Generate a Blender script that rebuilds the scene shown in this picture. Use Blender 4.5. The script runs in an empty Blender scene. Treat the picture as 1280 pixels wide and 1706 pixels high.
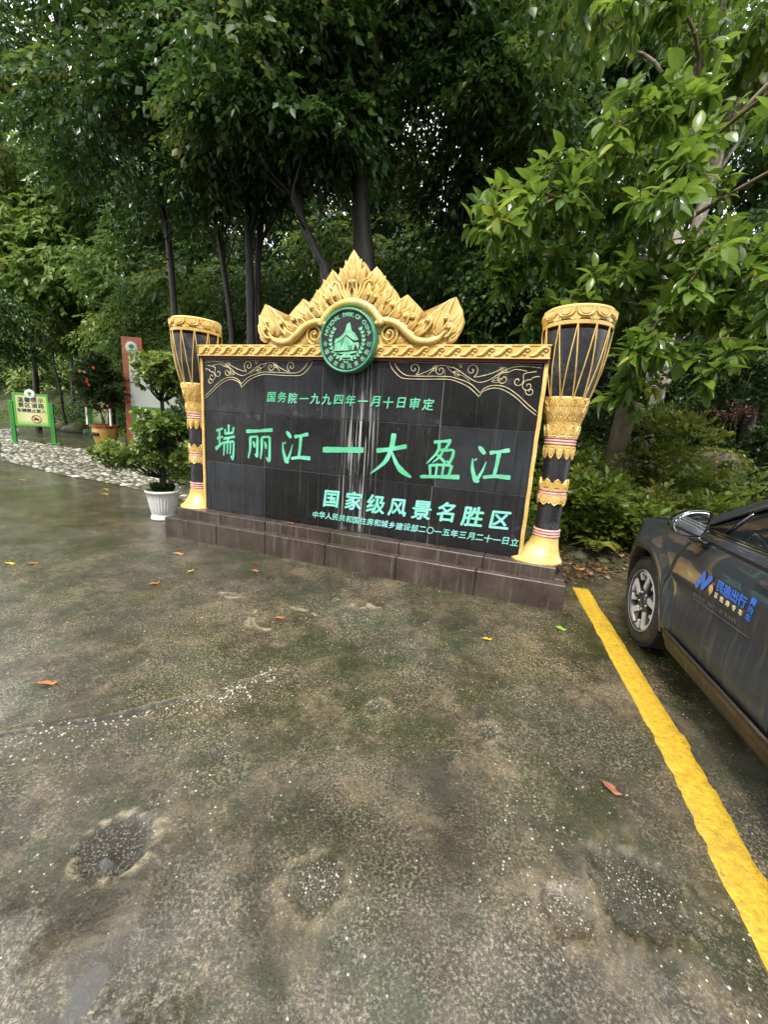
import bpy, math, random, time
import numpy as np
from mathutils import Vector, Matrix
T0 = time.time()
random.seed(7); rng = np.random.default_rng(7)
sc = bpy.context.scene
COL = sc.collection

# ---------------------------------------------------------------- camera
PITCH, ROLL, FPX = 0.2064, 0.0679, 671.93
cam_d = bpy.data.cameras.new('camera'); cam = bpy.data.objects.new('camera', cam_d); COL.objects.link(cam)
cam_d.sensor_fit = 'VERTICAL'; cam_d.sensor_height = 24; cam_d.lens = 24*FPX/1706
cam_d.clip_end = 600; cam_d.clip_start = 0.05
cp, sp = math.cos(PITCH), math.sin(PITCH); cr, sr = math.cos(ROLL), math.sin(ROLL)
fw = Vector((0, cp, -sp)); u0 = Vector((0, sp, cp)); r0 = Vector((1, 0, 0))
rr = cr*r0 + sr*u0; uu = -sr*r0 + cr*u0
cam.matrix_world = Matrix(((rr.x, uu.x, -fw.x, 0), (rr.y, uu.y, -fw.y, 0), (rr.z, uu.z, -fw.z, 1.5), (0, 0, 0, 1)))
sc.camera = cam

# ---------------------------------------------------------------- world, sun, exposure
SUN_EL, SUN_AZ = 58, 205          # degrees; azimuth clockwise from +Y
w = bpy.data.worlds.new('World'); sc.world = w; w.use_nodes = True
nt = w.node_tree; nt.nodes.clear()
sky = nt.nodes.new('ShaderNodeTexSky'); sky.sky_type = 'NISHITA'; sky.sun_disc = False
sky.sun_elevation = math.radians(SUN_EL); sky.sun_rotation = math.radians(SUN_AZ)
tc = nt.nodes.new('ShaderNodeTexCoord')
nz = nt.nodes.new('ShaderNodeTexNoise'); nz.inputs['Scale'].default_value = 2.2; nz.inputs['Detail'].default_value = 6
rp = nt.nodes.new('ShaderNodeMapRange'); rp.inputs[1].default_value = .3; rp.inputs[2].default_value = .62; rp.inputs[3].default_value = .72; rp.inputs[4].default_value = 1
mx = nt.nodes.new('ShaderNodeMix'); mx.data_type = 'RGBA'
mx.inputs[7].default_value = (14.2, 14.3, 14.3, 1)      # overcast cloud veil over the sky
bg = nt.nodes.new('ShaderNodeBackground'); bg.inputs[1].default_value = 0.1
wo = nt.nodes.new('ShaderNodeOutputWorld')
L = nt.links.new
L(tc.outputs['Generated'], nz.inputs['Vector']); L(nz.outputs[0], rp.inputs[0]); L(rp.outputs[0], mx.inputs[0])
L(sky.outputs[0], mx.inputs[6]); L(mx.outputs[2], bg.inputs[0]); L(bg.outputs[0], wo.inputs[0])
sun_d = bpy.data.lights.new('sun', 'SUN'); sun_d.energy = 2.4; sun_d.angle = math.radians(10); sun_d.color = (1, .93, .82)
sun = bpy.data.objects.new('sun', sun_d); COL.objects.link(sun)
az, el = math.radians(SUN_AZ), math.radians(SUN_EL)
tosun = Vector((math.sin(az)*math.cos(el), math.cos(az)*math.cos(el), math.sin(el)))
sun.rotation_euler = tosun.to_track_quat('Z', 'Y').to_euler()
sc.view_settings.view_transform = 'Standard'; sc.view_settings.look = 'None'
sc.view_settings.gamma = 1; sc.view_settings.use_curve_mapping = False
sc.view_settings.exposure = 1.08
sc.render.engine = 'CYCLES'
sc.cycles.max_bounces = 6; sc.cycles.diffuse_bounces = 3; sc.cycles.glossy_bounces = 3
sc.cycles.transmission_bounces = 4; sc.cycles.transparent_max_bounces = 4
sc.cycles.caustics_reflective = False; sc.cycles.caustics_refractive = False
sc.cycles.use_denoising = True

# ---------------------------------------------------------------- object helpers
def link(o, parent=None):
    COL.objects.link(o)
    if parent is not None: o.parent = parent
    return o
def tag(o, label=None, cat=None, group=None, kind=None):
    if label: o['label'] = label
    if cat: o['category'] = cat
    if group: o['group'] = group
    if kind: o['kind'] = kind
    return o
def thing(name, label, cat, loc=(0, 0, 0), rz=0, group=None):
    o = bpy.data.objects.new(name, None); o.empty_display_size = .2
    o.location = loc; o.rotation_euler = (0, 0, rz)
    link(o); return tag(o, label, cat, group)
def npmesh(name, V, F, mats=(), smooth=False, attrs=None, fm=None):
    """V (n,3); F list of tuples, or (m,k) array"""
    me = bpy.data.meshes.new(name)
    V = np.asarray(V, dtype=np.float32)
    if isinstance(F, np.ndarray):
        k = F.shape[1]; m = F.shape[0]
        me.vertices.add(len(V)); me.vertices.foreach_set('co', V.ravel())
        me.loops.add(m*k); me.loops.foreach_set('vertex_index', F.astype(np.int32).ravel())
        me.polygons.add(m); me.polygons.foreach_set('loop_start', np.arange(0, m*k, k, dtype=np.int32))
        me.update(calc_edges=True)
    else:
        me.from_pydata([tuple(map(float, v)) for v in V], [], F)
    for m_ in mats: me.materials.append(m_)
    if fm is not None: me.polygons.foreach_set('material_index', np.asarray(fm, dtype=np.int32))
    if smooth: me.polygons.foreach_set('use_smooth', np.ones(len(me.polygons), dtype=bool))
    for k_, a in (attrs or {}).items():
        at_ = me.attributes.new(k_, 'FLOAT', 'POINT'); at_.data.foreach_set('value', np.asarray(a, dtype=np.float32))
    me.update()
    return me
def put(name, me, parent=None, loc=(0, 0, 0), **k):
    o = bpy.data.objects.new(name, me); o.location = loc; link(o, parent); return tag(o, **k)

class MB:
    """collects shapes for ONE mesh object"""
    def __init__(s): s.v = []; s.f = []; s.m = []; s.mi = 0
    def add(s, V, F):
        n = len(s.v); s.v += [tuple(map(float, p)) for p in V]; s.f += [tuple(i+n for i in f) for f in F]; s.m += [s.mi]*len(F)
    def box(s, x0, x1, y0, y1, z0, z1, bev=0.0):
        b = bev
        if b <= 0:
            V = [(x, y, z) for z in (z0, z1) for y in (y0, y1) for x in (x0, x1)]
            s.add(V, [(0, 2, 3, 1), (4, 5, 7, 6), (0, 1, 5, 4), (2, 6, 7, 3), (0, 4, 6, 2), (1, 3, 7, 5)]); return
        V = []; 
        for sx in (0, 1):
            for sy in (0, 1):
                for sz in (0, 1):
                    X = (x0, x1)[sx]; Y = (y0, y1)[sy]; Z = (z0, z1)[sz]
                    bx = b if sx == 0 else -b; by = b if sy == 0 else -b; bz = b if sz == 0 else -b
                    V += [(X, Y+by, Z+bz), (X+bx, Y, Z+bz), (X+bx, Y+by, Z)]
        def I(sx, sy, sz, a): return (sx*4+sy*2+sz)*3+a
        F = []
        for sx in (0, 1): q = [I(sx, 0, 0, 0), I(sx, 1, 0, 0), I(sx, 1, 1, 0), I(sx, 0, 1, 0)]; F.append(tuple(q if sx else q[::-1]))
        for sy in (0, 1): q = [I(0, sy, 0, 1), I(1, sy, 0, 1), I(1, sy, 1, 1), I(0, sy, 1, 1)]; F.append(tuple(q[::-1] if sy else q))
        for sz in (0, 1): q = [I(0, 0, sz, 2), I(1, 0, sz, 2), I(1, 1, sz, 2), I(0, 1, sz, 2)]; F.append(tuple(q if sz else q[::-1]))
        for sy in (0, 1):
            for sz in (0, 1): F.append((I(0, sy, sz, 1), I(1, sy, sz, 1), I(1, sy, sz, 2), I(0, sy, sz, 2)))
        for sx in (0, 1):
            for sz in (0, 1): F.append((I(sx, 0, sz, 0), I(sx, 1, sz, 0), I(sx, 1, sz, 2), I(sx, 0, sz, 2)))
        for sx in (0, 1):
            for sy in (0, 1): F.append((I(sx, sy, 0, 0), I(sx, sy, 1, 0), I(sx, sy, 1, 1), I(sx, sy, 0, 1)))
        for sx in (0, 1):
            for sy in (0, 1):
                for sz in (0, 1): F.append((I(sx, sy, sz, 0), I(sx, sy, sz, 1), I(sx, sy, sz, 2)))
        s.add(V, F)
    def tube(s, P, R, n=8, cap=True, flat=1.0, up=None):
        P = [Vector(p) for p in P]; m = len(P)
        if not hasattr(R, '__len__'): R = [R]*m
        N = None; V = []
        for i in range(m):
            t = (P[min(i+1, m-1)]-P[max(i-1, 0)])
            t = t.normalized() if t.length > 1e-9 else Vector((0, 0, 1))
            if up is not None: N = Vector(up); N = (N-t*N.dot(t)).normalized()
            elif N is None:
                a = Vector((0, 0, 1)) if abs(t.z) < .9 else Vector((1, 0, 0)); N = (a-t*a.dot(t)).normalized()
            else:
                N = N-t*N.dot(t); N = N.normalized() if N.length > 1e-6 else t.orthogonal().normalized()
            B = t.cross(N)
            for k in range(n):
                a = 2*math.pi*k/n
                V.append(P[i]+(N*math.cos(a)*flat+B*math.sin(a))*R[i])
        F = [(i*n+k, i*n+(k+1) % n, (i+1)*n+(k+1) % n, (i+1)*n+k) for i in range(m-1) for k in range(n)]
        if cap: F += [tuple(range(n))[::-1], tuple((m-1)*n+k for k in range(n))]
        s.add(V, F)
    def lathe(s, prof, n=32, c=(0, 0, 0), rf=None, axis='z', cap=False):
        """prof [(r,z)], rf(theta,z)->radius factor"""
        V = []
        for r, z in prof:
            for k in range(n):
                a = 2*math.pi*k/n; q = r*(rf(a, z) if rf else 1)
                p = (q*math.cos(a), q*math.sin(a), z)
                if axis == 'y': p = (p[0], p[2], p[1])
                V.append((p[0]+c[0], p[1]+c[1], p[2]+c[2]))
        m = len(prof)
        F = [(i*n+k, i*n+(k+1) % n, (i+1)*n+(k+1) % n, (i+1)*n+k) for i in range(m-1) for k in range(n)]
        if axis == 'y': F = [f[::-1] for f in F]
        if cap: F += [tuple(range(n))[::-1], tuple((m-1)*n+k for k in range(n))]
        s.add(V, F)
    def ball(s, c, r, n=10, m=6, sq=(1, 1, 1)):
        V = [(c[0], c[1], c[2]-r*sq[2])]
        for i in range(1, m):
            b = -math.pi/2+math.pi*i/m
            for k in range(n):
                a = 2*math.pi*k/n; V.append((c[0]+r*sq[0]*math.cos(b)*math.cos(a), c[1]+r*sq[1]*math.cos(b)*math.sin(a), c[2]+r*sq[2]*math.sin(b)))
        V.append((c[0], c[1], c[2]+r*sq[2])); e = len(V)-1
        F = [(0, 1+(k+1) % n, 1+k) for k in range(n)]
        for i in range(m-2):
            for k in range(n): F.append((1+i*n+k, 1+i*n+(k+1) % n, 1+(i+1)*n+(k+1) % n, 1+(i+1)*n+k))
        F += [(e, 1+(m-2)*n+k, 1+(m-2)*n+(k+1) % n) for k in range(n)]
        s.add(V, F)
    def prism(s, pts, y0, y1):
        """polygon in XZ extruded from y0 (front) to y1 (back)"""
        n = len(pts); V = [(x, y0, z) for x, z in pts]+[(x, y1, z) for x, z in pts]
        s.add(V, [tuple(range(n)), tuple(range(n, 2*n))[::-1]]+[(i, (i+1) % n, n+(i+1) % n, n+i)[::-1] for i in range(n)])
    def build(s, name, mat, parent=None, smooth=False, loc=(0, 0, 0), rot=None, auto=None, **k):
        mats = mat if isinstance(mat, (list, tuple)) else [mat]
        me = bpy.data.meshes.new(name); me.from_pydata(s.v, [], s.f)
        for m_ in mats: me.materials.append(m_)
        if len(mats) > 1: me.polygons.foreach_set('material_index', s.m)
        if smooth: me.polygons.foreach_set('use_smooth', [True]*len(s.f))
        me.update()
        if auto is not None: me.set_sharp_from_angle(angle=math.radians(auto))
        o = put(name, me, parent, loc, **k)
        if rot: o.rotation_euler = rot
        return o

def crv(pts, n=24):
    """Catmull-Rom resample"""
    P = [np.array(p, float) for p in pts]; P = [2*P[0]-P[1]]+P+[2*P[-1]-P[-2]]
    out = []; m = len(P)-3
    for j in range(n+1):
        t = j/n*m; i = min(int(t), m-1); t -= i
        a, b, c, d = P[i:i+4]
        out.append(.5*((2*b)+(-a+c)*t+(2*a-5*b+4*c-d)*t*t+(-a+3*b-3*c+d)*t**3))
    return [tuple(p) for p in out]

# ---------------------------------------------------------------- material helpers
class NT:
    def __init__(s, name):
        s.m = bpy.data.materials.new(name); s.m.use_nodes = True; s.t = s.m.node_tree; s.t.nodes.clear()
        s.out = s.n('ShaderNodeOutputMaterial'); s.p = s.n('ShaderNodeBsdfPrincipled'); s.l(s.p.outputs[0], s.out.inputs[0])
    def n(s, t, **k):
        x = s.t.nodes.new(t)
        for a, b in k.items(): setattr(x, a, b)
        return x
    def l(s, a, b): s.t.links.new(a, b)
    def set(s, nm, v):
        i = s.p.inputs[nm]
        if hasattr(v, 'is_output'): s.l(v, i)
        else: i.default_value = (*v, 1) if isinstance(v, tuple) and len(v) == 3 else v
    def pos(s, sc_=(1, 1, 1), kind='Object'):
        t = s.n('ShaderNodeTexCoord'); m = s.n('ShaderNodeMapping'); m.inputs['Scale'].default_value = sc_
        s.l(t.outputs[kind], m.inputs[0]); return m.outputs[0]
    def noise(s, vec, scale, detail=4, rough=.6, dist=0, col=False):
        x = s.n('ShaderNodeTexNoise'); x.inputs['Scale'].default_value = scale; x.inputs['Detail'].default_value = detail
        x.inputs['Roughness'].default_value = rough; x.inputs['Distortion'].default_value = dist
        s.l(vec, x.inputs['Vector']); return x.outputs[1 if col else 0]
    def vor(s, vec, scale, out='Distance', feature='F1'):
        x = s.n('ShaderNodeTexVoronoi', feature=feature); x.inputs['Scale'].default_value = scale; s.l(vec, x.inputs['Vector']); return x.outputs[out]
    def rng(s, v, a, b, c=0., d=1.):
        x = s.n('ShaderNodeMapRange'); s.l(v, x.inputs[0])
        for i, q in enumerate((a, b, c, d)): x.inputs[i+1].default_value = q
        return x.outputs[0]
    def mix(s, f, a, b):
        x = s.n('ShaderNodeMix', data_type='RGBA')
        for i, q in ((0, f), (6, a), (7, b)):
            if hasattr(q, 'is_output'): s.l(q, x.inputs[i])
            else: x.inputs[i].default_value = (*q, 1) if isinstance(q, tuple) else q
        return x.outputs[2]
    def math(s, op, a, b=0., clamp=False):
        x = s.n('ShaderNodeMath', operation=op, use_clamp=clamp)
        for i, q in enumerate((a, b)):
            if hasattr(q, 'is_output'): s.l(q, x.inputs[i])
            else: x.inputs[i].default_value = q
        return x.outputs[0]
    def attr(s, nm): x = s.n('ShaderNodeAttribute', attribute_name=nm); return x.outputs['Fac']
    def bump(s, h, strength=.3, dist=.01, prev=None):
        x = s.n('ShaderNodeBump'); s.l(h, x.inputs['Height']); x.inputs['Distance'].default_value = dist
        if hasattr(strength, 'is_output'): s.l(strength, x.inputs['Strength'])
        else: x.inputs['Strength'].default_value = strength
        if prev is not None: s.l(prev, x.inputs['Normal'])
        s.l(x.outputs[0], s.p.inputs['Normal']); return x.outputs[0]
    def sep(s, vec): x = s.n('ShaderNodeSeparateXYZ'); s.l(vec, x.inputs[0]); return x.outputs

def simple(name, col, rough=.5, metal=0., var=.25, scale=8, bump=.15, bscale=60, coat=0., dirt=None):
    q = NT(name); v = q.pos()
    n = q.noise(v, scale, 5)
    c = q.mix(q.rng(n, .3, .7), tuple(x*(1-var) for x in col), tuple(min(1, x*(1+var)) for x in col))
    if dirt: c = q.mix(q.rng(q.noise(v, scale*.7, 8, .75), .52, .72, 0, .8), c, dirt)
    q.set('Base Color', c); q.set('Metallic', metal)
    q.set('Roughness', q.rng(q.noise(v, scale*3, 4), .3, .7, max(.03, rough-.12), min(1, rough+.12)))
    if coat: q.set('Coat Weight', coat); q.set('Coat Roughness', .08)
    if bump: q.bump(q.noise(v, bscale, 4), bump, .004)
    return q.m

def leafmat(name, c1, c2, c3, rough=.38, trans=.35, coat=0., spec=.42):
    """green leaf: per-leaf value 'rnd' picks the tint"""
    q = NT(name); r = q.attr('rnd')
    ramp = q.n('ShaderNodeValToRGB'); e = ramp.color_ramp.elements
    e[0].position = 0; e[0].color = (*c1, 1); e[1].position = .72; e[1].color = (*c2, 1)
    x = e.new(.97); x.color = (*c3, 1); q.l(r, ramp.inputs[0])
    v = q.pos(kind='Object'); c = q.mix(q.rng(q.noise(v, 35, 3), .35, .7, 0, .35), ramp.outputs[0], tuple(k*.55 for k in c1))
    q.set('Base Color', c); q.set('Roughness', q.rng(r, 0, 1, rough-.08, rough+.12)); q.set('Specular IOR Level', spec)
    tr = q.n('ShaderNodeBsdfTranslucent'); hs = q.n('ShaderNodeHueSaturation'); hs.inputs['Value'].default_value = 1.5; hs.inputs['Hue'].default_value = .485
    q.l(c, hs.inputs['Color']); q.l(hs.outputs[0], tr.inputs[0])
    ms = q.n('ShaderNodeMixShader'); ms.inputs[0].default_value = trans
    q.l(q.p.outputs[0], ms.inputs[1]); q.l(tr.outputs[0], ms.inputs[2]); q.l(ms.outputs[0], q.out.inputs[0])
    return q.m

# ---------------------------------------------------------------- numpy value noise
_tab = rng.random((256, 256)).astype(np.float32)
def vn(x, y):
    xi = np.floor(x).astype(int); yi = np.floor(y).astype(int); fx = x-xi; fy = y-yi
    fx = fx*fx*(3-2*fx); fy = fy*fy*(3-2*fy)
    a = _tab[xi & 255, yi & 255]; b = _tab[(xi+1) & 255, yi & 255]; c = _tab[xi & 255, (yi+1) & 255]; d = _tab[(xi+1) & 255, (yi+1) & 255]
    return (a*(1-fx)+b*fx)*(1-fy)+(c*(1-fx)+d*fx)*fy
def fbm(x, y, s=1., o=4):
    t = 0; a = .5
    for i in range(o): t = t+a*vn(x*s+17.3*i, y*s+9.1*i); s *= 2.1; a *= .5
    return t

# ---------------------------------------------------------------- leaf geometry
def template(kind):
    """leaf along +X, normal +Z, unit length; returns V, F(quads)"""
    if kind == 'card':                       # folded diamond leaf, 2 tris as one bent quad pair
        V = [(0, 0, 0), (.42, .27, .06), (1, 0, -.08), (.42, -.27, .06)]
        return np.array(V), np.array([(0, 2, 1), (0, 3, 2)])
    if kind == 'mid':
        V = [(0, 0, 0), (.3, .20, .04), (.3, 0, 0), (.3, -.20, .04), (.7, .17, -.01), (.7, 0, -.05), (.7, -.17, -.01), (1, 0, -.16)]
        F = [(0, 2, 1), (0, 3, 2), (1, 2, 5), (1, 5, 4), (2, 3, 6), (2, 6, 5), (4, 5, 7), (5, 6, 7)]
        return np.array(V), np.array(F)
    if kind == 'big':                        # petiole + curved blade with midrib fold
        xs = [0, .1, .22, .38, .56, .74, .88, 1.0]; ws = [.008, .012, .11, .185, .205, .155, .075, .004]
        V = []
        for x, w_ in zip(xs, ws):
            d = -.28*max(0, x-.1)**2; lift = w_*.35; wv = .015*math.sin(x*17)
            V += [(x, w_, d+lift+wv), (x, 0, d), (x, -w_, d+lift-wv)]
        F = []
        for i in range(len(xs)-1):
            a = i*3
            for k in (0, 1): F += [(a+k, a+k+1, a+k+4), (a+k, a+k+4, a+k+3)]
        return np.array(V), np.array(F)
    if kind == 'oval':                       # bonsai leaf: short, blunt, cupped
        V = [(0, 0, 0), (.35, .2, .07), (.35, 0, .0), (.35, -.2, .07), (.78, .24, .05), (.78, 0, -.02), (.78, -.24, .05), (1, 0, -.02)]
        F = [(0, 2, 1), (0, 3, 2), (1, 2, 5), (1, 5, 4), (2, 3, 6), (2, 6, 5), (4, 5, 7), (5, 6, 7)]
        return np.array(V), np.array(F)
    if kind == 'blade':
        V = [(0, .03, 0), (0, -.03, 0), (.5, .028, .0), (.5, -.028, .0), (1, 0, -.15)]
        return np.array(V), np.array([(0, 1, 3), (0, 3, 2), (2, 3, 4)])
TEMPL = {k: template(k) for k in ('card', 'mid', 'big', 'oval', 'blade')}
def nrm(a): return a/np.maximum(np.linalg.norm(a, axis=1, keepdims=True), 1e-9)
def frames(D, up_noise=.5):
    X = nrm(D); U = np.zeros_like(X); U[:, 2] = 1; U += rng.normal(0, up_noise, X.shape)
    Y = nrm(np.cross(U, X)); Z = np.cross(X, Y); return X, Y, Z
def leafmesh(name, P, D, S, mat, kind='card', up_noise=.5, rnd=None):
    TV, TF = TEMPL[kind]; n = len(P); k = len(TV)
    X, Y, Z = frames(D, up_noise); S = np.asarray(S)[:, None, None]
    wv = 1+.25*rng.normal(0, 1, (n, 1, 1)).clip(-1.5, 1.5)
    V = P[:, None, :]+S*(TV[None, :, 0:1]*X[:, None, :]+TV[None, :, 1:2]*wv*Y[:, None, :]+TV[None, :, 2:3]*Z[:, None, :])
    F = (TF[None]+(np.arange(n)*k)[:, None, None]).reshape(-1, 3)
    if rnd is None: rnd = rng.random(n)
    return npmesh(name, V.reshape(-1, 3), F, [mat], smooth=kind in ('big', 'mid', 'oval'), attrs={'rnd': np.repeat(rnd, k)})
def twigs(C, R, nt_, nl, tl, droop=.5, shell=.55, spread=.6):
    """points & directions of leaves on nt_ twigs filling an ellipsoid puff; leaves alternate along a twig"""
    d = nrm(rng.normal(0, 1, (nt_, 3))); d[:, 2] = np.where(d[:, 2] < -.4, -d[:, 2]*.4, d[:, 2])
    rad = shell+(1-shell)*rng.random((nt_, 1))**.6
    base = np.array(C)+d*rad*np.array(R)
    td = nrm(d*np.array([1, 1, .5])+rng.normal(0, .35, (nt_, 3))+np.array([0, 0, -droop]))
    t = (np.arange(nl)+.5)/nl
    P = base[:, None, :]+td[:, None, :]*tl*t[None, :, None]; P[:, :, 2] -= .25*tl*(t**2)[None, :]
    side = np.where(np.arange(nl) % 2 == 0, 1, -1)[None, :, None]
    sd = nrm(np.cross(td, np.array([[0, 0, 1.]])+rng.normal(0, .2, (nt_, 3))))
    D = td[:, None, :]*.8+side*sd[:, None, :]*spread+rng.normal(0, .22, (nt_, nl, 3))+np.array([0, 0, -droop*.7])
    tr = np.repeat(rng.random(nt_), nl)
    return P.reshape(-1, 3), D.reshape(-1, 3), tr

# ================================================================ GROUND
HOLES = [(-.88, 1.15, .115, .018), (-.13, 1.08, .105, .012), (.67, 1.04, .115, .012), (.98, 1.12, .17, .010), (.62, 1.83, .07, .006), (.05, 1.95, .06, .006)]
CRACK = crv([(-2.6, 1.1), (-1.69, 1.58), (-1.3, 1.74), (-.93, 1.98), (-.78, 2.08), (-.6, 2.2), (-.42, 2.32), (-.2, 2.44)], 60)
LIME = [crv([(-1.46, 3.32), (-1.2, 3.22), (-1.02, 3.12), (-.97, 2.95), (-.95, 2.8), (-.86, 2.72), (-.78, 2.7)], 30),
        crv([(-.7, 3.1), (-.55, 3.02), (-.45, 2.95), (-.62, 2.84), (-.68, 2.76)], 24), crv([(-.35, 3.3), (-.1, 3.2), (.12, 3.24)], 12)]
def dist_poly(x, y, P):
    d = np.full(x.shape, 9e9); sgn = np.zeros(x.shape); tt = np.zeros(x.shape); n = len(P)-1
    for i in range(n):
        ax, ay = P[i][:2]; bx, by = P[i+1][:2]; vx, vy = bx-ax, by-ay; L2 = vx*vx+vy*vy+1e-12
        t = np.clip(((x-ax)*vx+(y-ay)*vy)/L2, 0, 1); dd = np.hypot(x-ax-t*vx, y-ay-t*vy)
        k = dd < d; d = np.where(k, dd, d); sgn = np.where(k, np.sign(vx*(y-ay)-vy*(x-ax)), sgn); tt = np.where(k, (i+t)/n, tt)
    return d, sgn, tt
def ground_fields(x, y):
    near = np.exp(-((x**2+(y-1.5)**2)/60.))
    z = (fbm(x, y, 1.1, 3)-.47)*.02*near-.004
    z += (fbm(x, y, 14, 3)-.45)*.006*near
    warp = (fbm(x, y, 7, 6)-.45)*1.5+(fbm(x+5, y, 45, 3)-.45)*.5
    pit = np.zeros(x.shape); pale = np.zeros(x.shape)
    for i, (hx, hy, r, dep) in enumerate(HOLES):
        d = np.hypot((x-hx)*1.0, (y-hy)*1.15)+warp*.11*(r/.11)
        m = np.clip((r-d)/.014, 0, 1); z -= dep*m*m*(3-2*m); pit = np.maximum(pit, m*(1 if i == 0 else .42))
        pale = np.maximum(pale, np.where(d > r-.006, np.exp(-((d-r)/.030)**2), 0)*(1.2 if i == 0 else .35)*np.clip((fbm(x+i*3, y, 30, 4)-.44)*12, 0, 1))
    d, s, t = dist_poly(x, y, CRACK); d = d+warp*.02
    fade = np.clip((1-t)*3, 0, 1)
    z += .014*np.exp(-((d-.004)/.020)**2)*fade*np.where(s > 0, 1, .3)-.012*np.exp(-(d/.008)**2)*fade
    crk = 1.3*np.exp(-((d+.002)/.013)**2)*np.clip((fbm(x, y, 11, 3)-.25)*6, .55, 1)*fade*np.where(s > 0, 1, .6); pale = np.maximum(pale, .75*np.exp(-((d-.017)/.008)**2)*np.where(s > 0, 1, .2)*fade*np.clip((fbm(x, y, 20, 3)-.3)*6, 0, 1))
    for Pn in LIME:
        d, s, t = dist_poly(x, y, Pn); d = d+warp*.06
        d = np.abs(d+warp*.05-.01); pale = np.maximum(pale, np.exp(-(d/.011)**2)*np.clip((fbm(x, y, 16, 4)-.34)*8, 0, 1)); z += .006*np.exp(-(d/.02)**2)*np.clip((fbm(x, y, 16, 4)-.36)*6, 0, 1)
    wet = np.clip((fbm(x+3, y, .7, 5)-.40)*6, 0, 1)
    pd = np.minimum(np.hypot((x+.70)/.8, (y-.78)/1.5), np.hypot((x+.60)/1.2, (y-.66)/1.0))+warp*.07; pm = np.clip((.055-pd)/.02, 0, 1)
    pm = np.maximum(pm, np.clip((.030-(np.hypot((x+.86)/.7, y-1.09)+warp*.04))/.012, 0, 1))
    wet = np.maximum(wet, pm*3)
    wet = np.maximum(wet, np.clip(1.1-np.hypot((x+.75)/.7, (y-.75)/.38)+warp*2.2, 0, 1)*.9)
    wet = np.maximum(wet, np.exp(-(((x+3.2)/.35)**2+((y-4.1)/.5)**2)))
    z = np.where(pm > .0, z*(1-pm)-.004*pm, z)
    return z, pit, pale, crk, wet
def gz(x, y): return ground_fields(np.array([x], float), np.array([y], float))[0][0]
def axis(lo, a, b, hi, st, g):
    A = list(np.arange(a, b, st)); d = st; x = A[-1]
    while x < hi: d *= g; x += d; A.append(x)
    d = st; x = A[0]
    while x > lo: d *= g; x -= d; A.insert(0, x)
    return np.array(A)
gx = axis(-260, -2.3, 2.5, 260, .016, 1.07); gy = axis(-200, .5, 4.2, 300, .018, 1.07)
GX, GY = np.meshgrid(gx, gy, indexing='ij')
z, pit, pale, crk, wet = ground_fields(GX.ravel(), GY.ravel())
nx, ny = GX.shape
ii = (np.arange(nx-1)[:, None]*ny+np.arange(ny-1)[None]).ravel()
F = np.stack([ii, ii+ny, ii+ny+1, ii+1], 1)

q = NT('wet_concrete'); v = q.pos()
wa = q.attr('wet'); wt = q.math('MINIMUM', wa, 1.); pud = q.rng(wa, 1.3, 2.4)
n1 = q.noise(v, .8, 8, .62, .3); n2 = q.noise(v, 4.5, 8, .7); n3 = q.noise(v, 40, 6, .75); gr = q.noise(v, 260, 3, .7)
c = q.mix(q.rng(n2, .34, .66), (.012, .0105, .007), (.080, .060, .033))
c = q.mix(q.rng(q.noise(v, 2.1, 9, .78, .4), .49, .60, 0, .74), c, (.195, .150, .090))          # bare beige cement
moss = q.rng(q.noise(v, 1.6, 9, .74, .3), .45, .56)
c = q.mix(q.math('MULTIPLY', moss, .85), c, (.022, .030, .004))                 # algae film
c = q.mix(q.rng(q.noise(v, 2.3, 7, .7), .56, .68, 0, .8), c, (.034, .030, .024))                # dark damp grime
c = q.mix(q.rng(n3, .40, .66, 0, .62), c, (.016, .015, .009))
c = q.mix(q.math('MULTIPLY', q.rng(q.noise(v, 95, 5, .82), .50, .62, 0, .95), q.rng(q.noise(v, 1.25, 6, .75), .43, .58, .10, 1)), c, (.34, .29, .20))
vc = q.vor(v, 130, 'Color'); vs = q.n('ShaderNodeSeparateColor'); q.l(vc, vs.inputs[0])
agg = q.rng(vs.outputs[0], .80, .98, 0, .5)
c = q.mix(q.math('MULTIPLY', agg, q.rng(q.noise(v, 2.2, 6, .75), .47, .60)), c, (.33, .30, .23))     # small pale stones in the mix
vc2 = q.vor(v, 75, 'Color'); vs2 = q.n('ShaderNodeSeparateColor'); q.l(vc2, vs2.inputs[0])
wh = q.math('MULTIPLY', q.rng(vs2.outputs[1], .955, .975), q.rng(q.noise(v, 1.9, 5, .7), .47, .55))
wh = q.math('MULTIPLY', wh, q.rng(q.vor(v, 75), .35, .22))
c = q.mix(wh, c, (.70, .68, .60))
c = q.mix(q.math('MULTIPLY', q.attr('pale'), q.rng(n3, .3, .62)), c, (.46, .38, .25))
pitc = q.mix(q.rng(q.vor(v, 95), .1, .5), (.17, .15, .10), (.008, .007, .005))
pitc = q.mix(q.rng(q.noise(v, 45, 6, .8), .5, .62, 0, .5), pitc, (.10, .075, .04))
c = q.mix(q.attr('pit'), c, pitc); c = q.mix(q.attr('crack'), c, (.010, .011, .012))  # dark crack line, with the shadow under its ridge painted in
c = q.mix(q.rng(gr, .45, .65, 0, .5), c, (.012, .012, .008))
c = q.mix(q.math('MULTIPLY', pud, .8), c, (.03, .028, .022))
q.set('Base Color', c)
ro = q.math('ADD', q.rng(q.noise(v, 1.6, 8, .72), .38, .62, .06, .26), q.rng(q.noise(v, 55, 4, .7), .4, .6, -.06, .10))
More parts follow.
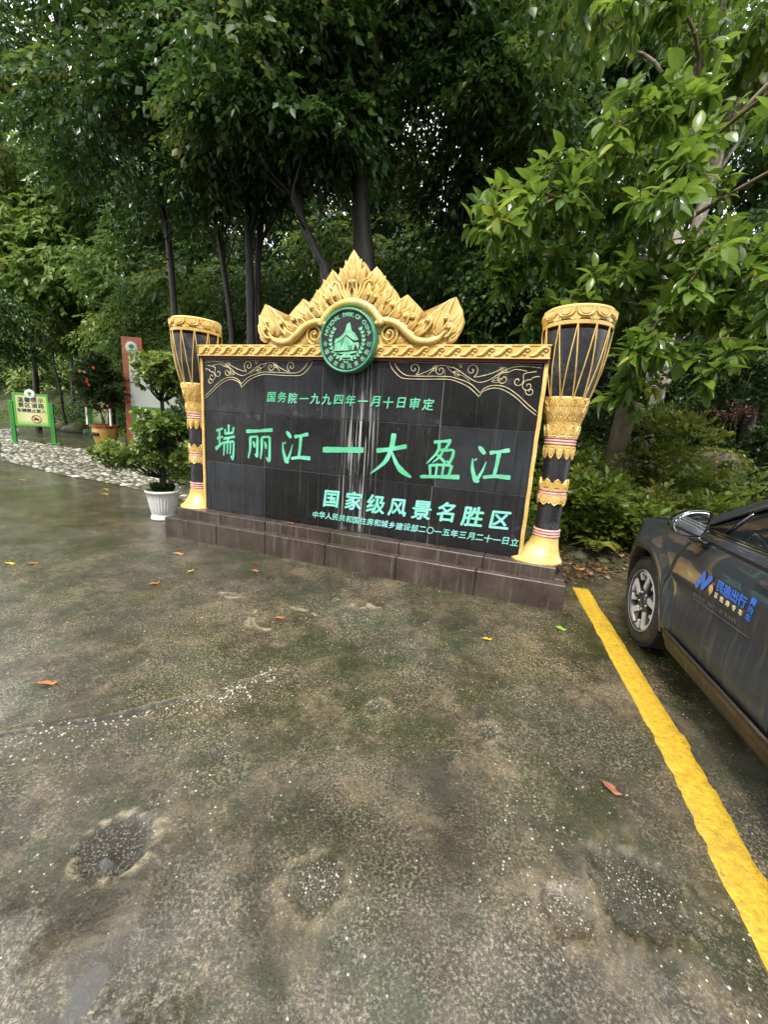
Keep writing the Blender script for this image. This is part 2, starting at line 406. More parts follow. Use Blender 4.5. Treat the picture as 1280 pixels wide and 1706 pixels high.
ro = q.math('SUBTRACT', ro, q.math('MULTIPLY', wt, .22), True); ro = q.math('MAXIMUM', ro, q.math('ADD', .07, q.math('MULTIPLY', q.math('MAXIMUM', q.attr('pit'), q.attr('crack')), .45))); ro = q.math('MULTIPLY', ro, q.rng(pud, 0, 1, 1, .25))
q.set('Roughness', ro); q.set('Specular IOR Level', .55)
q.set('Coat Weight', q.math('MULTIPLY', q.math('ADD', q.math('MULTIPLY', wt, .50), q.rng(q.noise(v, 1.1, 6, .7), .48, .60, 0, .6)), q.math('SUBTRACT', .85, q.math('MAXIMUM', q.attr('pit'), q.attr('crack')), True), True)); q.set('Coat Roughness', .22); q.set('Coat IOR', 1.45)
h = q.math('ADD', q.math('MULTIPLY', q.noise(v, 22, 9, .78), 1.5), q.math('MULTIPLY', q.rng(q.vor(v, 120), 0, .6, 1, 0), .25))
h = q.math('ADD', h, q.math('MULTIPLY', wh, .25)); h = q.math('ADD', h, q.math('MULTIPLY', q.noise(v, 150, 3, .7), .22))
st = q.math('MULTIPLY', q.math('SUBTRACT', .95, q.math('MULTIPLY', wt, .70)), q.rng(pud, 0, 1, 1, .0))
q.bump(h, st, .016)
GROUND_M = q.m
gme = npmesh('parking_ground', np.stack([GX.ravel(), GY.ravel(), z], 1), F, [GROUND_M], smooth=True, attrs=dict(pit=pit, pale=pale, crack=crk, wet=wet))
put('parking_ground', gme, kind='structure', label='wet mossy concrete of the parking ground with potholes and a long crack')

# hillside and planting bed behind the monument
BED = [(-80, 44), (-32, 33), (-24, 29.3), (-17.5, 23.8), (-11.6, 19.0), (-8.7, 15.6), (-5.6, 10.2), (-2.75, 6.05), (-1.6, 5.35), (1.5, 4.25), (1.98, 4.28), (2.55, 4.7), (4.2, 4.75), (9, 5.6), (80, 12)]
def bed_d(x, y):
    d, s, t = dist_poly(x, y, BED); return d*s
def hill_z(x, y):
    d = bed_d(x, y)+(fbm(x, y, 1.3, 3)-.45)*.5
    left = np.clip((-x-13)/5, 0, 1)
    zz = np.clip(d/.25, -2, 1)*.12+np.maximum(0, d-1.2)*(.20+.25*left)+np.maximum(0, d-14)*.25+(fbm(x, y, .9, 3)-.45)*.35*np.clip(d/2, 0, 1)
    far = np.maximum(0, y-45)*.35*np.clip((-x-5)/25, 0, 1)
    zz = zz+far; zz = np.where(zz > 10, 10+9*np.tanh((zz-10)/9), zz)
    return np.where(d < -.1, -.35, zz)
hx = axis(-150, -22, 8, 90, .22, 1.06); hy = axis(4.0, 4.1, 20, 170, .22, 1.045)
HX, HY = np.meshgrid(hx, hy, indexing='ij'); nx, ny = HX.shape
ii = (np.arange(nx-1)[:, None]*ny+np.arange(ny-1)[None]).ravel()
q = NT('forest_floor'); v = q.pos()
c = q.mix(q.rng(q.noise(v, 1.2, 6), .4, .6), (.030, .022, .012), (.035, .055, .012))
c = q.mix(q.rng(q.noise(v, 9, 6, .7), .5, .7), c, (.075, .095, .02)); q.set('Base Color', c); q.set('Roughness', .9)
q.bump(q.noise(v, 14, 7, .75), .9, .06)
hz_ = hill_z(HX.ravel(), HY.ravel())
HF = np.stack([ii, ii+ny, ii+ny+1, ii+1], 1); HF = HF[(hz_[HF] > -.34).any(axis=1)]
hv = np.stack([HX.ravel(), HY.ravel(), hz_], 1)
put('forest_hillside', npmesh('forest_hillside', hv, HF, [q.m], smooth=True), kind='structure', label='dark earth and moss rising under the forest')

# ---------------------------------------------------------------- yellow line
q = NT('yellow_paint'); v = q.pos()
c = q.mix(q.rng(q.noise(v, 30, 6, .75), .35, .65), (.36, .23, .02), (.66, .43, .04))
c = q.mix(q.rng(q.noise(v, 110, 4, .7), .52, .72, 0, .8), c, (.20, .12, .02)); c = q.mix(q.rng(q.noise(v, 4, 8, .78), .54, .68, 0, .6), c, (.22, .15, .04)); c = q.mix(q.rng(q.noise(v, 33, 8, .85), .62, .68, 0, .9), c, (.06, .05, .03)); c = q.mix(q.rng(q.noise(v, 13, 9, .85), .585, .625, 0, .85), c, (.075, .06, .035)); c = q.mix(q.rng(q.noise(q.pos((9, 60, 1)), 1, 6, .7), .52, .72, 0, .75), c, (.30, .18, .02))
q.set('Base Color', c); q.set('Roughness', .38); q.bump(q.noise(v, 70, 5, .7), .7, .006)
Ln = crv([(.93, -.6), (1.345, 1.03), (1.615, 1.985), (2.10, 3.99)], 190)
V = []; F = []
cols = 7
for i, (x, y) in enumerate(Ln):
    a = Ln[max(i-1, 0)]; b = Ln[min(i+1, len(Ln)-1)]; t = np.array(b)-np.array(a); t /= np.linalg.norm(t); nn = np.array([t[1], -t[0]])
    hw = .074
    el_ = hw+.007*(vn(np.array([i*.23]), np.array([3.]))[0]-.5)*2+.004*(random.random()-.5)+(.016 if 96 < i < 104 else 0)*0
    er_ = hw+.007*(vn(np.array([i*.21]), np.array([9.]))[0]-.5)*2+.004*(random.random()-.5)+(.010 if 118 < i < 124 else 0)
    for k in range(cols):
        f = -el_+(el_+er_)*(k-1)/(cols-3) if 0 < k < cols-1 else (-el_-.004 if k == 0 else er_+.004)
        p = np.array([x, y])+nn*f
        edge = k in (0, cols-1)
        V.append((p[0], p[1], gz(p[0], p[1])+(-.003 if edge else .0036+.0008*random.random())))
for i in range(len(Ln)-1):
    for k in range(cols-1): a = i*cols+k; F.append((a, a+1, a+cols+1, a+cols))
put('road_marking', npmesh('road_marking', V, F, [q.m], smooth=True), kind='structure', label='thick yellow parking line with ragged edges')

# ---------------------------------------------------------------- pebble strip
STRIP = [(-21, 21.5), (-14.9, 15.6), (-9.9, 10.3), (-7.1, 8.75), (-5.4, 8.05), (-3.75, 7.05), (-3.0, 6.55), (-3.2, 6.75), (-5.9, 10.6), (-8.2, 14.3), (-9.6, 14.9), (-11.2, 14.6), (-12.8, 15.2), (-15.5, 16.9), (-21, 23)]
def inside(x, y, P):
    c_ = np.zeros(x.shape, bool); n = len(P)
    for i in range(n):
        x1, y1 = P[i]; x2, y2 = P[(i+1) % n]
        c_ ^= ((y1 > y) != (y2 > y)) & (x < (x2-x1)*(y-y1)/(y2-y1+1e-12)+x1)
    return c_
sm = [simple('pebble_pale', (.27, .25, .20), .3, var=.3, scale=3), simple('pebble_grey', (.13, .125, .10), .28, var=.35, scale=3), simple('pebble_moss', (.065, .07, .035), .4, var=.4, scale=3), simple('pebble_white', (.46, .44, .38), .3, var=.2, scale=3)]
def pebble_mesh(i):
    r = random.Random(50+i); mb = MB(); n, m = 7, 3; V = [(0, 0, .5)]
    for j in range(1, m+1):
        b = math.pi/2*(1-j/m)
        for k in range(n):
            a = 2*math.pi*k/n; rr_ = 1+.2*(r.random()-.5); V.append((math.cos(a)*math.cos(b)*rr_, math.sin(a)*math.cos(b)*rr_*.75, .5*math.sin(b)-.12*(j == m)))
    F = [(0, 1+k, 1+(k+1) % n) for k in range(n)]
    for j in range(m-1):
        for k in range(n): F.append((1+j*n+k, 1+(j+1)*n+k, 1+(j+1)*n+(k+1) % n, 1+j*n+(k+1) % n))
    return V, F
PM = []
for i in range(8):
    V, F = pebble_mesh(i); PM.append((npmesh('stone', V, F, [sm[(0, 1, 0, 2, 3, 0, 1, 0)[i]]], smooth=True), V, F))
strip_bm = MB()
sx, sy = np.meshgrid(np.arange(-21, -2.5, .19), np.arange(6, 23, .17)); sx = sx.ravel()+rng.normal(0, .035, sx.size); sy = sy.ravel()+rng.normal(0, .035, sy.size)
k = inside(sx, sy, STRIP) & (bed_d(sx, sy) < .1); sx, sy = sx[k], sy[k]
o_ = np.argsort(np.hypot(sx, sy)); sx, sy = sx[o_], sy[o_]
stv, stf = MB(), None
base = strip_bm
P_ = [(x, y) for x, y in STRIP]
base.add([(x, y, .004) for x, y in P_]+[(x, y, .012) for x, y in P_], [tuple(range(len(P_), 2*len(P_)))]+[(i, (i+1) % len(P_), len(P_)+(i+1) % len(P_), len(P_)+i) for i in range(len(P_))])
strip = base.build('pebble_strip', simple('strip_mortar', (.085, .08, .055), .35, scale=4, bump=.5), kind='structure', label='strip of pale river stones set in mortar')
SB = [MB() for _ in range(4)]
for i, (x, y) in enumerate(zip(sx, sy)):
    j = random.randrange(8); s_ = .045+.055*random.random(); a = random.random()*3.14
    if i < 300:
        o = put('stone', PM[j][0], strip, (x, y, .012)); o.scale = (s_, s_, s_*.62); o.rotation_euler = (0, 0, a)
    else:
        ca, sa = math.cos(a)*s_, math.sin(a)*s_; mi = (0, 1, 0, 2, 3, 0, 1, 0)[j]
        SB[mi].add([(x+p[0]*ca-p[1]*sa, y+p[0]*sa+p[1]*ca, .012+p[2]*s_*.62) for p in PM[j][1]], PM[j][2])
allb = MB()
for i in range(4):
    allb.mi = i; allb.add(SB[i].v, SB[i].f)
allb.build('far_stones', sm, strip, smooth=True, kind='stuff')
# loose grit on the concrete
gb = MB(); pts = []
for hx_, hy_, n_, s_ in ((-.75, 1.92, 260, .18), (-1.25, 1.62, 120, .16), (-1.5, 2.2, 60, .35), (-.13, 1.08, 300, .06), (.67, 1.04, 300, .06), (.98, 1.12, 300, .09), (.05, 1.95, 110, .05), (.62, 1.83, 110, .05), (-.88, 1.12, 60, .08), (1.9, 1.1, 160, .3), (.4, 1.2, 110, .9), (-.5, 2.9, 110, .8), (.1, 3.2, 60, .8), (-1.1, 1.2, 70, .35)):
    for _ in range(n_): pts.append((random.gauss(hx_, s_), random.gauss(hy_, s_*.7)))
big0 = len(pts)
for i_ in range(330):
    t_ = random.random(); cx_, cy_ = CRACK[int(8+t_*36)][:2]; o_ = random.gauss(-.05, .055); pts.append((cx_+random.gauss(0, .03), cy_+o_))
bigs = set(pts[big0:])
pts = [p for p in pts if p[1] > .5 and not (p[0] > 1.3 and abs((p[0]-1.345)-(p[1]-1.03)*.265) < .12)]
zz = ground_fields(np.array([p[0] for p in pts]), np.array([p[1] for p in pts]))[0]
for (x, y), z_ in zip(pts, zz):
    s_ = .0016+.0030*random.random()**2 if (x, y) not in bigs else .002+.0055*random.random()**2; gb.mi = random.choice((0, 1, 0, 1, 2, 3)) if (x, y) not in bigs else random.choice((0, 3, 3)); V, F = PM[random.randrange(8)][1:]
    a = random.random()*3; ca, sa = math.cos(a)*s_, math.sin(a)*s_
    gb.add([(x+p[0]*ca-p[1]*sa, y+p[0]*sa+p[1]*ca, z_+p[2]*s_*1.1) for p in V], F)
gb.build('loose_grit', sm, smooth=True, kind='stuff', label='white grit scattered on the concrete')

# ================================================================ MONUMENT (local: X along the wall, -Y to the front)
MW, Z0 = 3.77, .355
mon = thing('monument', 'black granite name wall with gold crown ornament between two tall drum pillars', 'monument', (-2.2387, 4.9465, 0), -.3268)
q = NT('gold_paint'); v = q.pos()
c = q.mix(q.rng(q.noise(v, 5, 6, .65), .35, .68), (.60, .38, .095), (.84, .62, .25))
c = q.mix(q.rng(q.noise(v, 16, 7, .75), .56, .74, 0, .65), c, (.34, .18, .05)); c = q.mix(q.rng(q.noise(v, 55, 6, .8), .60, .70, 0, .6), c, (.20, .11, .04))
q.set('Base Color', c); q.set('Roughness', .42); q.set('Metallic', .12); q.bump(q.noise(v, 90, 4), .2, .003); GOLD = q.m
def granite(name, tint, streak):
    q = NT(name); v = q.pos(); x = q.sep(v)
    oi = q.n('ShaderNodeObjectInfo')
    c = q.mix(q.rng(q.noise(v, 160, 3, .8), .40, .68), tuple(t*.3 for t in tint), tuple(t*1.5 for t in tint))
    c = q.mix(q.rng(q.noise(v, 2.4, 6, .7), .42, .68, 0, .55), c, tuple(t*1.7 for t in tint))
    vs_ = q.pos((34, 1, .9)); s1 = q.noise(vs_, 1, 5, .6)
    c = q.mix(q.rng(s1, .56, .74, 0, .30), c, (.13, .125, .12))                    # lime run-off
    dark = q.noise(q.pos((22, 1, .6)), 1, 3, .5); c = q.mix(q.rng(dark, .60, .70, 0, .7), c, (.003, .003, .004))
    dx = q.math('ABSOLUTE', q.math('SUBTRACT', x[0], 2.02)); m = q.rng(dx, .06, .27, 1, 0)
    s2 = q.noise(q.pos((60, 1, 1.0)), 1, 4, .55)
    wm = q.math('MULTIPLY', m, q.rng(s2, .54, .61, 0, streak)); c = q.mix(wm, c, (.56, .56, .56))
    c = q.mix(q.math('MULTIPLY', q.rng(q.noise(q.pos((1, 1, 1)), 1.7, 7, .75), .60, .66), .35), c, (.16, .16, .17))
    q.set('Base Color', c); q.set('Roughness', q.rng(q.noise(v, 6, 6, .7), .35, .7, .08, .30)); q.set('Specular IOR Level', .34)
    q.bump(q.noise(v, 170, 3), .12, .002); return q.m
GR = [granite('granite_black', (.016, .016, .018), .6), granite('granite_blue', (.026, .029, .035), .55), granite('granite_dark', (.010, .010, .010), .8)]
q = NT('plinth_stone'); v = q.pos()
c = q.mix(q.rng(q.noise(v, 3, 7, .7), .38, .64), (.040, .028, .024), (.082, .062, .054))
c = q.mix(q.rng(q.noise(q.pos((26, 26, 1.2)), 1, 5, .65), .55, .72, 0, .5), c, (.20, .185, .165)); c = q.mix(q.rng(q.noise(v, 1.6, 6, .7), .55, .68, 0, .5), c, (.035, .04, .015))
q.set('Base Color', c); q.set('Roughness', q.rng(q.noise(v, 5, 5), .35, .65, .16, .4)); q.bump(q.noise(v, 60, 6, .7), .3, .004); PLIN = q.m
RED = simple('red_enamel', (.32, .03, .03), .4, scale=20, dirt=(.35, .2, .18)); PINK = simple('faded_pink_enamel', (.62, .36, .33), .4, scale=20, dirt=(.35, .08, .07))
BLK = simple('drum_black', (.022, .023, .027), .28, var=.5, scale=5, bump=.35, bscale=30, dirt=(.16, .16, .17))
WALLM = simple('wall_render', (.10, .09, .07), .8)
def letter(name, a, b_):
    q = NT(name); v = q.pos(); c = q.mix(q.rng(q.noise(v, 3.5, 4, .6), .42, .62), a, b_); c = q.mix(q.rng(q.noise(v, 45, 6, .8), .60, .70, 0, .6), c, tuple(t*.4 for t in a)); q.set('Base Color', c); q.set('Roughness', .5); q.bump(q.noise(v, 80, 4), .2, .002); return q.m
GRN = letter('green_letter_paint', (.10, .50, .27), (.20, .62, .46)) if True else simple('green_letter_paint', (.13, .56, .33), .5, var=.22, scale=14, bump=.1); GRN2 = letter('pale_green_letter_paint', (.20, .62, .50), (.30, .66, .72))
LINE = simple('faded_gold_line', (.74, .64, .40), .5, var=.35, scale=12, bump=.1)
DARKM = simple('joint_dark', (.012, .011, .010), .9)

b = MB(); b.box(.0, MW, .022, .30, Z0, 2.24); b.build('wall_core', WALLM, mon)
b = MB(); b.box(-.40, MW+.40, -.235, .66, .0, .20); b.box(-.31, MW+.31, -.135, .58, .2, Z0-.012); b.build('plinth_core', DARKM, mon)
def blocks(cuts, y0, z0, z1, x0, x1, name):
    cs = [x0]+cuts+[x1]
    for a, d in zip(cs[:-1], cs[1:]):
        b = MB(); g = .003; j = random.uniform(-.003, .003)
        b.box(a+g, d-g, y0+j, y0+.16, z0, z1+random.uniform(-.002, .001), .006); b.build('plinth_block', PLIN, mon)
blocks([.37, 1.05, 1.81, 2.61, 3.40], -.2506, -.02, .237, -.42, MW+.42, 'b')
blocks([.35, .98, 1.81, 2.60, 3.45], -.15, .228, Z0, -.33, MW+.33, 'b')
for (x0, x1, y0, y1, z0, z1) in ((-.42, -.27, -.085, .68, -.02, .237), (MW+.27, MW+.42, -.085, .68, -.02, .237), (-.33, -.19, .012, .6, .228, Z0), (MW+.19, MW+.33, .012, .6, .228, Z0)):
    b = MB(); b.box(x0, x1, y0, y1, z0, z1, .006); b.build('plinth_block', PLIN, mon)
b = MB(); b.box(-.18, MW+.18, .012, .6, .30, Z0-.004); b.build('plinth_top', PLIN, mon)
# granite tiles
rows = [(Z0, .958, [.855, 1.866, 2.858], [1, 2, 0, 0]), (.958, 1.552, [.856, 1.878, 2.88], [2, 0, 2, 1]), (1.552, 2.165, [.852, 1.579, 2.13, 2.879], [0, 1, 1, 0, 2])]
for z0, z1, cuts, mi in rows:
    cs = [.0]+cuts+[MW]
    for k, (a, d) in enumerate(zip(cs[:-1], cs[1:])):
        b = MB(); g = .0028; y = random.uniform(-.0015, .0015)
        b.box(a+g, d-g, y, .021, z0+g, z1-g, .0025); b.build('granite_tile', GR[mi[k]], mon)
b = MB(); b.box(0.002, MW-.002, .0075, .0215, Z0, 2.16); b.build('joint_mortar', simple('mortar', (.34, .33, .31), .8), mon)
# gold edge strips beside the tiles
for sx_ in (0, 1):
    b = MB(); xs = [(-.020, .012), (MW-.012, MW+.022)][sx_]
    for i in range(30):
        za = Z0+.02+i*.0597; jj = .0015*math.sin(i*1.3)
        b.box(xs[0]+jj, xs[1]+jj, -.016, .05, za, za+.0597)
    b.build('edge_strip', GOLD, mon)
# beam
BZ0, BZ1 = 2.168, 2.284
b = MB(); b.box(-.015, MW+.02, -.050, .30, BZ0, BZ1, .006); b.build('beam', GOLD, mon)
b = MB(); b.box(-.005, MW+.01, -.030, .30, 2.140, 2.167); b.build('red_moulding', simple('dark_red_paint', (.10, .012, .014), .45), mon)
b = MB(); b.box(-.02, MW+.025, -.056, -.046, BZ1-.012, BZ1+.002, .002); b.box(-.02, MW+.025, -.056, -.046, BZ0-.002, BZ0+.010, .002); b.build('beam_fillet', GOLD, mon)
n_sc = 25; per = MW/n_sc
scb = MB(); wpts = crv([(-.075, -.034), (-.035, -.030), (.0, .0), (.03, .030), (.062, .030), (.072, .012), (.056, .002), (.046, .012)], 20)
scb.tube([(p[0], 0, p[1]) for p in wpts], [.007+.013*math.sin(math.pi*min(1, i/15)) if i < 16 else .009 for i in range(21)], 6, up=(0, -1, 0), flat=1.0)
scb.ball((.035, -.002, -.02), .011, 8, 5)
sco = scb.build('wave_scroll', GOLD, mon, smooth=True); sco.location = (per*.5, -.053, 2.226)
for i in range(1, n_sc):
    o = sco.copy(); COL.objects.link(o); o.location = (per*(i+.5), -.053, 2.226)

# crown ornament
XC = 1.90
outl = [(0, 3.14), (.028, 3.09), (.058, 3.03), (.075, 3.045), (.095, 3.055), (.13, 3.0), (.15, 2.985), (.19, 2.93), (.2, 2.93), (.237, 3.0), (.28, 2.95), (.315, 2.90), (.33, 2.895), (.37, 2.84), (.42, 2.80), (.45, 2.755), (.465, 2.73), (.51, 2.695), (.53, 2.70), (.563, 2.745), (.6, 2.71), (.64, 2.675), (.69, 2.63), (.74, 2.58), (.79, 2.535), (.82, 2.545), (.88, 2.60), (.94, 2.63), (1.0, 2.68), (1.03, 2.705), (1.055, 2.66), (1.09, 2.60), (1.10, 2.55), (1.115, 2.50), (1.10, 2.44), (1.08, 2.40), (1.04, 2.34), (1.0, 2.31), (.96, 2.287)]
crown = MB()
full = [(XC+x, z) for x, z in outl]+[(XC-x, z) for x, z in outl[1:][::-1]]
cen = len(full)
outl_s = [(x*.995 if z_ > 2.3 else x, 2.29+(z_-2.29)*.985) for x, z_ in outl]
def plate(mb, pts, y0, y1, zc=2.288):
    """plate of an outline that is a height field over X: quads from outline down to the base line"""
    R_ = [(XC+x, z) for x, z in outl]; 
    for sgn in (1, -1):
        P = [(XC+sgn*x, z) for x, z in outl_s]
        for k in range(len(P)-1):
            (xa, za), (xb, zb) = P[k], P[k+1]
            ca = (XC, 2.29); V = [(xa, y0, za), (xb, y0, zb), (ca[0], y0, ca[1]), (xa, y1, za), (xb, y1, zb), (ca[0], y1, ca[1])]
            F = [(0, 1, 2), (3, 5, 4), (0, 3, 4, 1)]
            if sgn < 0: F = [f[::-1] for f in F]
            mb.add(V, [f[::-1] for f in F])
plate(crown, None, -.022, .07)
crown = crown.build('crown_ornament', GOLD, mon)
def flame(mb, base, tip, w_, bend=0., y=-.03, h=.028, n=9, wav=0.):
    """carved flame leaf: raised midrib, grooved flanks"""
    bx, bz = base; tx, tz = tip; dx, dz = tx-bx, tz-bz; L_ = math.hypot(dx, dz); nx_, nz_ = -dz/L_, dx/L_
    V = []; 
    for i in range(n+1):
        t = i/n; sw = 1.25*bend*L_*(math.sin(math.pi*t*.85)-1.1*max(0, t-.72)**1.3); cx = bx+dx*t+nx_*sw; cz = bz+dz*t+nz_*sw
        ww = w_*1.22*(math.sin(math.pi*min(1, t**.80*.93+.07))**.72)*(1-.22*t)+.001
        ww *= 1+wav*math.sin(t*16)
        for k, (o, hh) in enumerate(((-1, -.012), (-.88, .55), (-.55, .72), (-.34, .12), (0, 1.), (.34, .12), (.55, .72), (.88, .55), (1, -.012))):
            V.append((cx+nx_*ww*o, y-(h*hh*(math.sin(math.pi*(t*.8+.15))*.7+.3) if hh > 0 else .0), cz+nz_*ww*o))
    F = []
    for i in range(n):
        for k in range(8): a = i*9+k; F.append((a, a+9, a+10, a+1))
    mb.add(V, F)
def mirr(fn):
    for s_ in (1, -1): fn(s_)
def fl(name, base, tip, w_, bend, y, h, wav=0.):
    for s_ in (1, -1):
        mb = MB(); flame(mb, (XC+s_*base[0], base[1]), (XC+s_*(base[0]+(tip[0]-base[0])*.965), base[1]+(tip[1]-base[1])*.965), w_, bend*s_, y, h, wav=wav)
        mb.build(name, GOLD, crown, smooth=True)
# tall flames along the outline (base, tip, width, bend)
for a_ in [((.10, 2.78), (.235, 3.0), .058, -.10), ((.13, 2.72), (.33, 2.92), .05, -.12), ((.2, 2.68), (.41, 2.825), .052, -.14), ((.27, 2.62), (.46, 2.745), .048, -.14),
           ((.38, 2.56), (.56, 2.742), .055, -.10), ((.44, 2.52), (.645, 2.67), .048, -.13), ((.5, 2.47), (.71, 2.60), .046, -.14), ((.57, 2.42), (.785, 2.535), .045, -.15),
           ((.86, 2.38), (1.028, 2.702), .062, .08), ((.92, 2.36), (1.095, 2.60), .05, -.06), ((.95, 2.35), (1.11, 2.50), .045, -.08), ((.97, 2.33), (1.085, 2.42), .04, -.08), ((.80, 2.40), (.93, 2.62), .045, .10), ((.74, 2.40), (.84, 2.54), .036, .10)]:
    fl('flame_leaf', *a_, -.022, .042)
# inner smaller leaves and stems falling to the moulding
for a_ in [((.12, 2.68), (.17, 2.86), .034, -.12), ((.19, 2.66), (.25, 2.85), .032, -.15), ((.26, 2.60), (.33, 2.79), .034, -.15), ((.34, 2.55), (.42, 2.70), .032, -.15),
           ((.40, 2.52), (.50, 2.67), .03, -.15), ((.48, 2.46), (.58, 2.60), .03, -.15), ((.56, 2.41), (.68, 2.54), .03, -.15), ((.64, 2.36), (.76, 2.47), .028, -.15), ((.9, 2.38), (.965, 2.55), .028, .1), ((.3, 2.54), (.36, 2.66), .02, .1), ((.46, 2.49), (.54, 2.56), .018, .1)]:
    fl('inner_leaf', *a_, -.048, .045)
for s_ in (1, -1):
    for hx_, hz2, bx, bz, r_ in ((.18, 2.733, .13, 2.60, .017), (.256, 2.708, .22, 2.56, .02), (.43, 2.634, .36, 2.50, .022), (.567, 2.531, .50, 2.44, .021), (.645, 2.522, .58, 2.38, .018), (.79, 2.49, .70, 2.34, .017), (.955, 2.507, .90, 2.37, .017), (.99, 2.43, .95, 2.35, .015)):
        b = MB(); b.ball((XC+s_*hx_, -.078, hz2), r_*1.1, 10, 6); b.build('bead', GOLD, crown, smooth=True)
        b = MB(); P = crv([(XC+s_*(hx_-.032), hz2-.012), (XC+s_*(hx_-.018), hz2+.026), (XC+s_*(hx_+.018), hz2+.024), (XC+s_*(hx_+.030), hz2-.015), (XC+s_*(hx_-.005), hz2-.07), (XC+s_*bx, bz)], 16)
        b.tube([(x, -.062, z_) for x, z_ in P], [.004+.012*math.sin(math.pi*i/16)**.7 for i in range(17)], 6); b.build('curl', GOLD, crown, smooth=True)
    # S moulding
    P = crv([(XC+s_*.27, 2.47), (XC+s_*.31, 2.495), (XC+s_*.39, 2.50), (XC+s_*.51, 2.462), (XC+s_*.607, 2.38), (XC+s_*.70, 2.318), (XC+s_*.80, 2.308), (XC+s_*.89, 2.335), (XC+s_*.945, 2.395), (XC+s_*.965, 2.44)], 40)
    b = MB(); b.tube([(x, -.052, z_) for x, z_ in P], [(.026+.016*math.sin(math.pi*min(1, i/34)))*(1 if i < 30 else max(.08, (41-i)/11)) for i in range(41)], 10, up=(0, -1, 0)); b.build('scroll_moulding', GOLD, crown, smooth=True)
    # spiral under the moulding
    P = []
    for i in range(40):
        t = i/39; a = -math.pi*.5+t*math.pi*3.6; r_ = .085*(1-t)**.8+.012; P.append((XC+s_*(.405+r_*math.cos(a)), -.045, 2.385+r_*math.sin(a)))
    b = MB(); b.tube(P, [.013*(1-.5*i/39) for i in range(40)], 7); b.ball((XC+s_*.405, -.05, 2.385), .018, 8, 5); b.build('spiral_scroll', GOLD, crown, smooth=True)
    for (a_, c_, w_, bd) in (((.50, 2.30), (.62, 2.345), .018, .1), ((.47, 2.30), (.54, 2.40), .018, -.1), ((.52, 2.292), (.72, 2.302), .014, .05), ((.44, 2.298), (.50, 2.34), .014, 0)):
        b = MB(); flame(b, (XC+s_*a_[0], a_[1]), (XC+s_*c_[0], c_[1]), w_, bd*s_, -.03, .02); b.build('inner_leaf', GOLD, crown, smooth=True)
# arch over the medallion
b = MB(); P = [(XC+.368*math.cos(math.radians(a)), -.050, 2.31+.368*math.sin(math.radians(a))) for a in range(24, 157, 4)]
b.tube(P, .040, 10, up=(0, -1, 0)); b.build('arch_moulding', GOLD, crown, smooth=True)
# central lotus and bud
for x0_, z0_, x1_, z1_, w_, bd in ((0, 2.82, 0, 3.138, .078, 0), (-.05, 2.85, -.095, 3.055, .042, -.12), (.05, 2.85, .095, 3.055, .042, .12), (-.09, 2.82, -.15, 2.99, .035, -.12), (.09, 2.82, .15, 2.99, .035, .12)):
    b = MB(); flame(b, (XC+x0_, z0_), (XC+x1_, z1_), w_, bd, -.045, .045); b.build('bud_petal', GOLD, crown, smooth=True)
b = MB(); b.ball((XC, -.05, 2.915), .05, 12, 8, (1, .7, 1.25)); b.build('bud', GOLD, crown, smooth=True)
for s_ in (1, -1):
    for (pts_, r_) in (([(0.01, 2.69), (.07, 2.71), (.115, 2.77), (.14, 2.835), (.19, 2.86), (.205, 2.835)], .017), ([(0.005, 2.69), (.045, 2.715), (.08, 2.77), (.10, 2.84), (.15, 2.885)], .015), ([(0.005, 2.70), (.03, 2.72), (.05, 2.77), (.045, 2.83), (.06, 2.87)], .014), ([(0, 2.70), (.017, 2.74), (.028, 2.775), (.0, 2.83)], .009)):
        P = crv([(XC+s_*x, z_) for x, z_ in pts_], 16); b = MB(); b.tube([(x, -.058, z_) for x, z_ in P], [r_*(.45+.55*math.sin(math.pi*i/16)) for i in range(17)], 7); b.build('lotus_petal', GOLD, crown, smooth=True)
b = MB(); b.ball((XC-.022, -.07, 2.855), .019, 8, 5); b.ball((XC+.022, -.07, 2.855), .019, 8, 5); b.build('bead', GOLD, crown, smooth=True)

# ---------------------------------------------------------------- lettering helper
def textverts(s, size, bold=.0, ext=.002):
    c_ = bpy.data.curves.new('t', 'FONT'); c_.body = s; c_.size = size; c_.extrude = ext; c_.offset = bold; c_.resolution_u = 2
    c_.align_x = 'CENTER'; c_.align_y = 'CENTER'
    o = bpy.data.objects.new('t', c_); COL.objects.link(o); bpy.context.view_layer.update()
    dg = bpy.context.evaluated_depsgraph_get(); me = bpy.data.meshes.new_from_object(o.evaluated_get(dg))
    V = np.array([v_.co[:] for v_ in me.vertices]) if len(me.vertices) else np.zeros((0, 3)); Fc = [tuple(p.vertices) for p in me.polygons]
    bpy.data.objects.remove(o); bpy.data.meshes.remove(me); bpy.data.curves.remove(c_)
    if len(V):
        V[:, 0] -= (V[:, 0].max()+V[:, 0].min())/2; V[:, 1] -= (V[:, 1].max()+V[:, 1].min())/2
    return V, Fc
_tc = {}
def glyph(ch, size, bold, w_=None, h_=None):
    k_ = (ch, size, bold)
    if k_ not in _tc:
        V, Fc = textverts(ch, size, 0)
        if len(V) and bold:
            VV, FF = [], []
            for j, (dx, dy) in enumerate(((-1, 0), (1, 0), (0, 1), (0, -1), (-.7, .7), (.7, -.7))):
                FF += [tuple(i+len(V)*j for i in f) for f in Fc]; VV.append(V+np.array([dx*bold, dy*bold*.8, .00022*j]))
            V, Fc = np.concatenate(VV), FF
        _tc[k_] = (V, Fc)
    V, Fc = _tc[k_]; return V.copy(), Fc
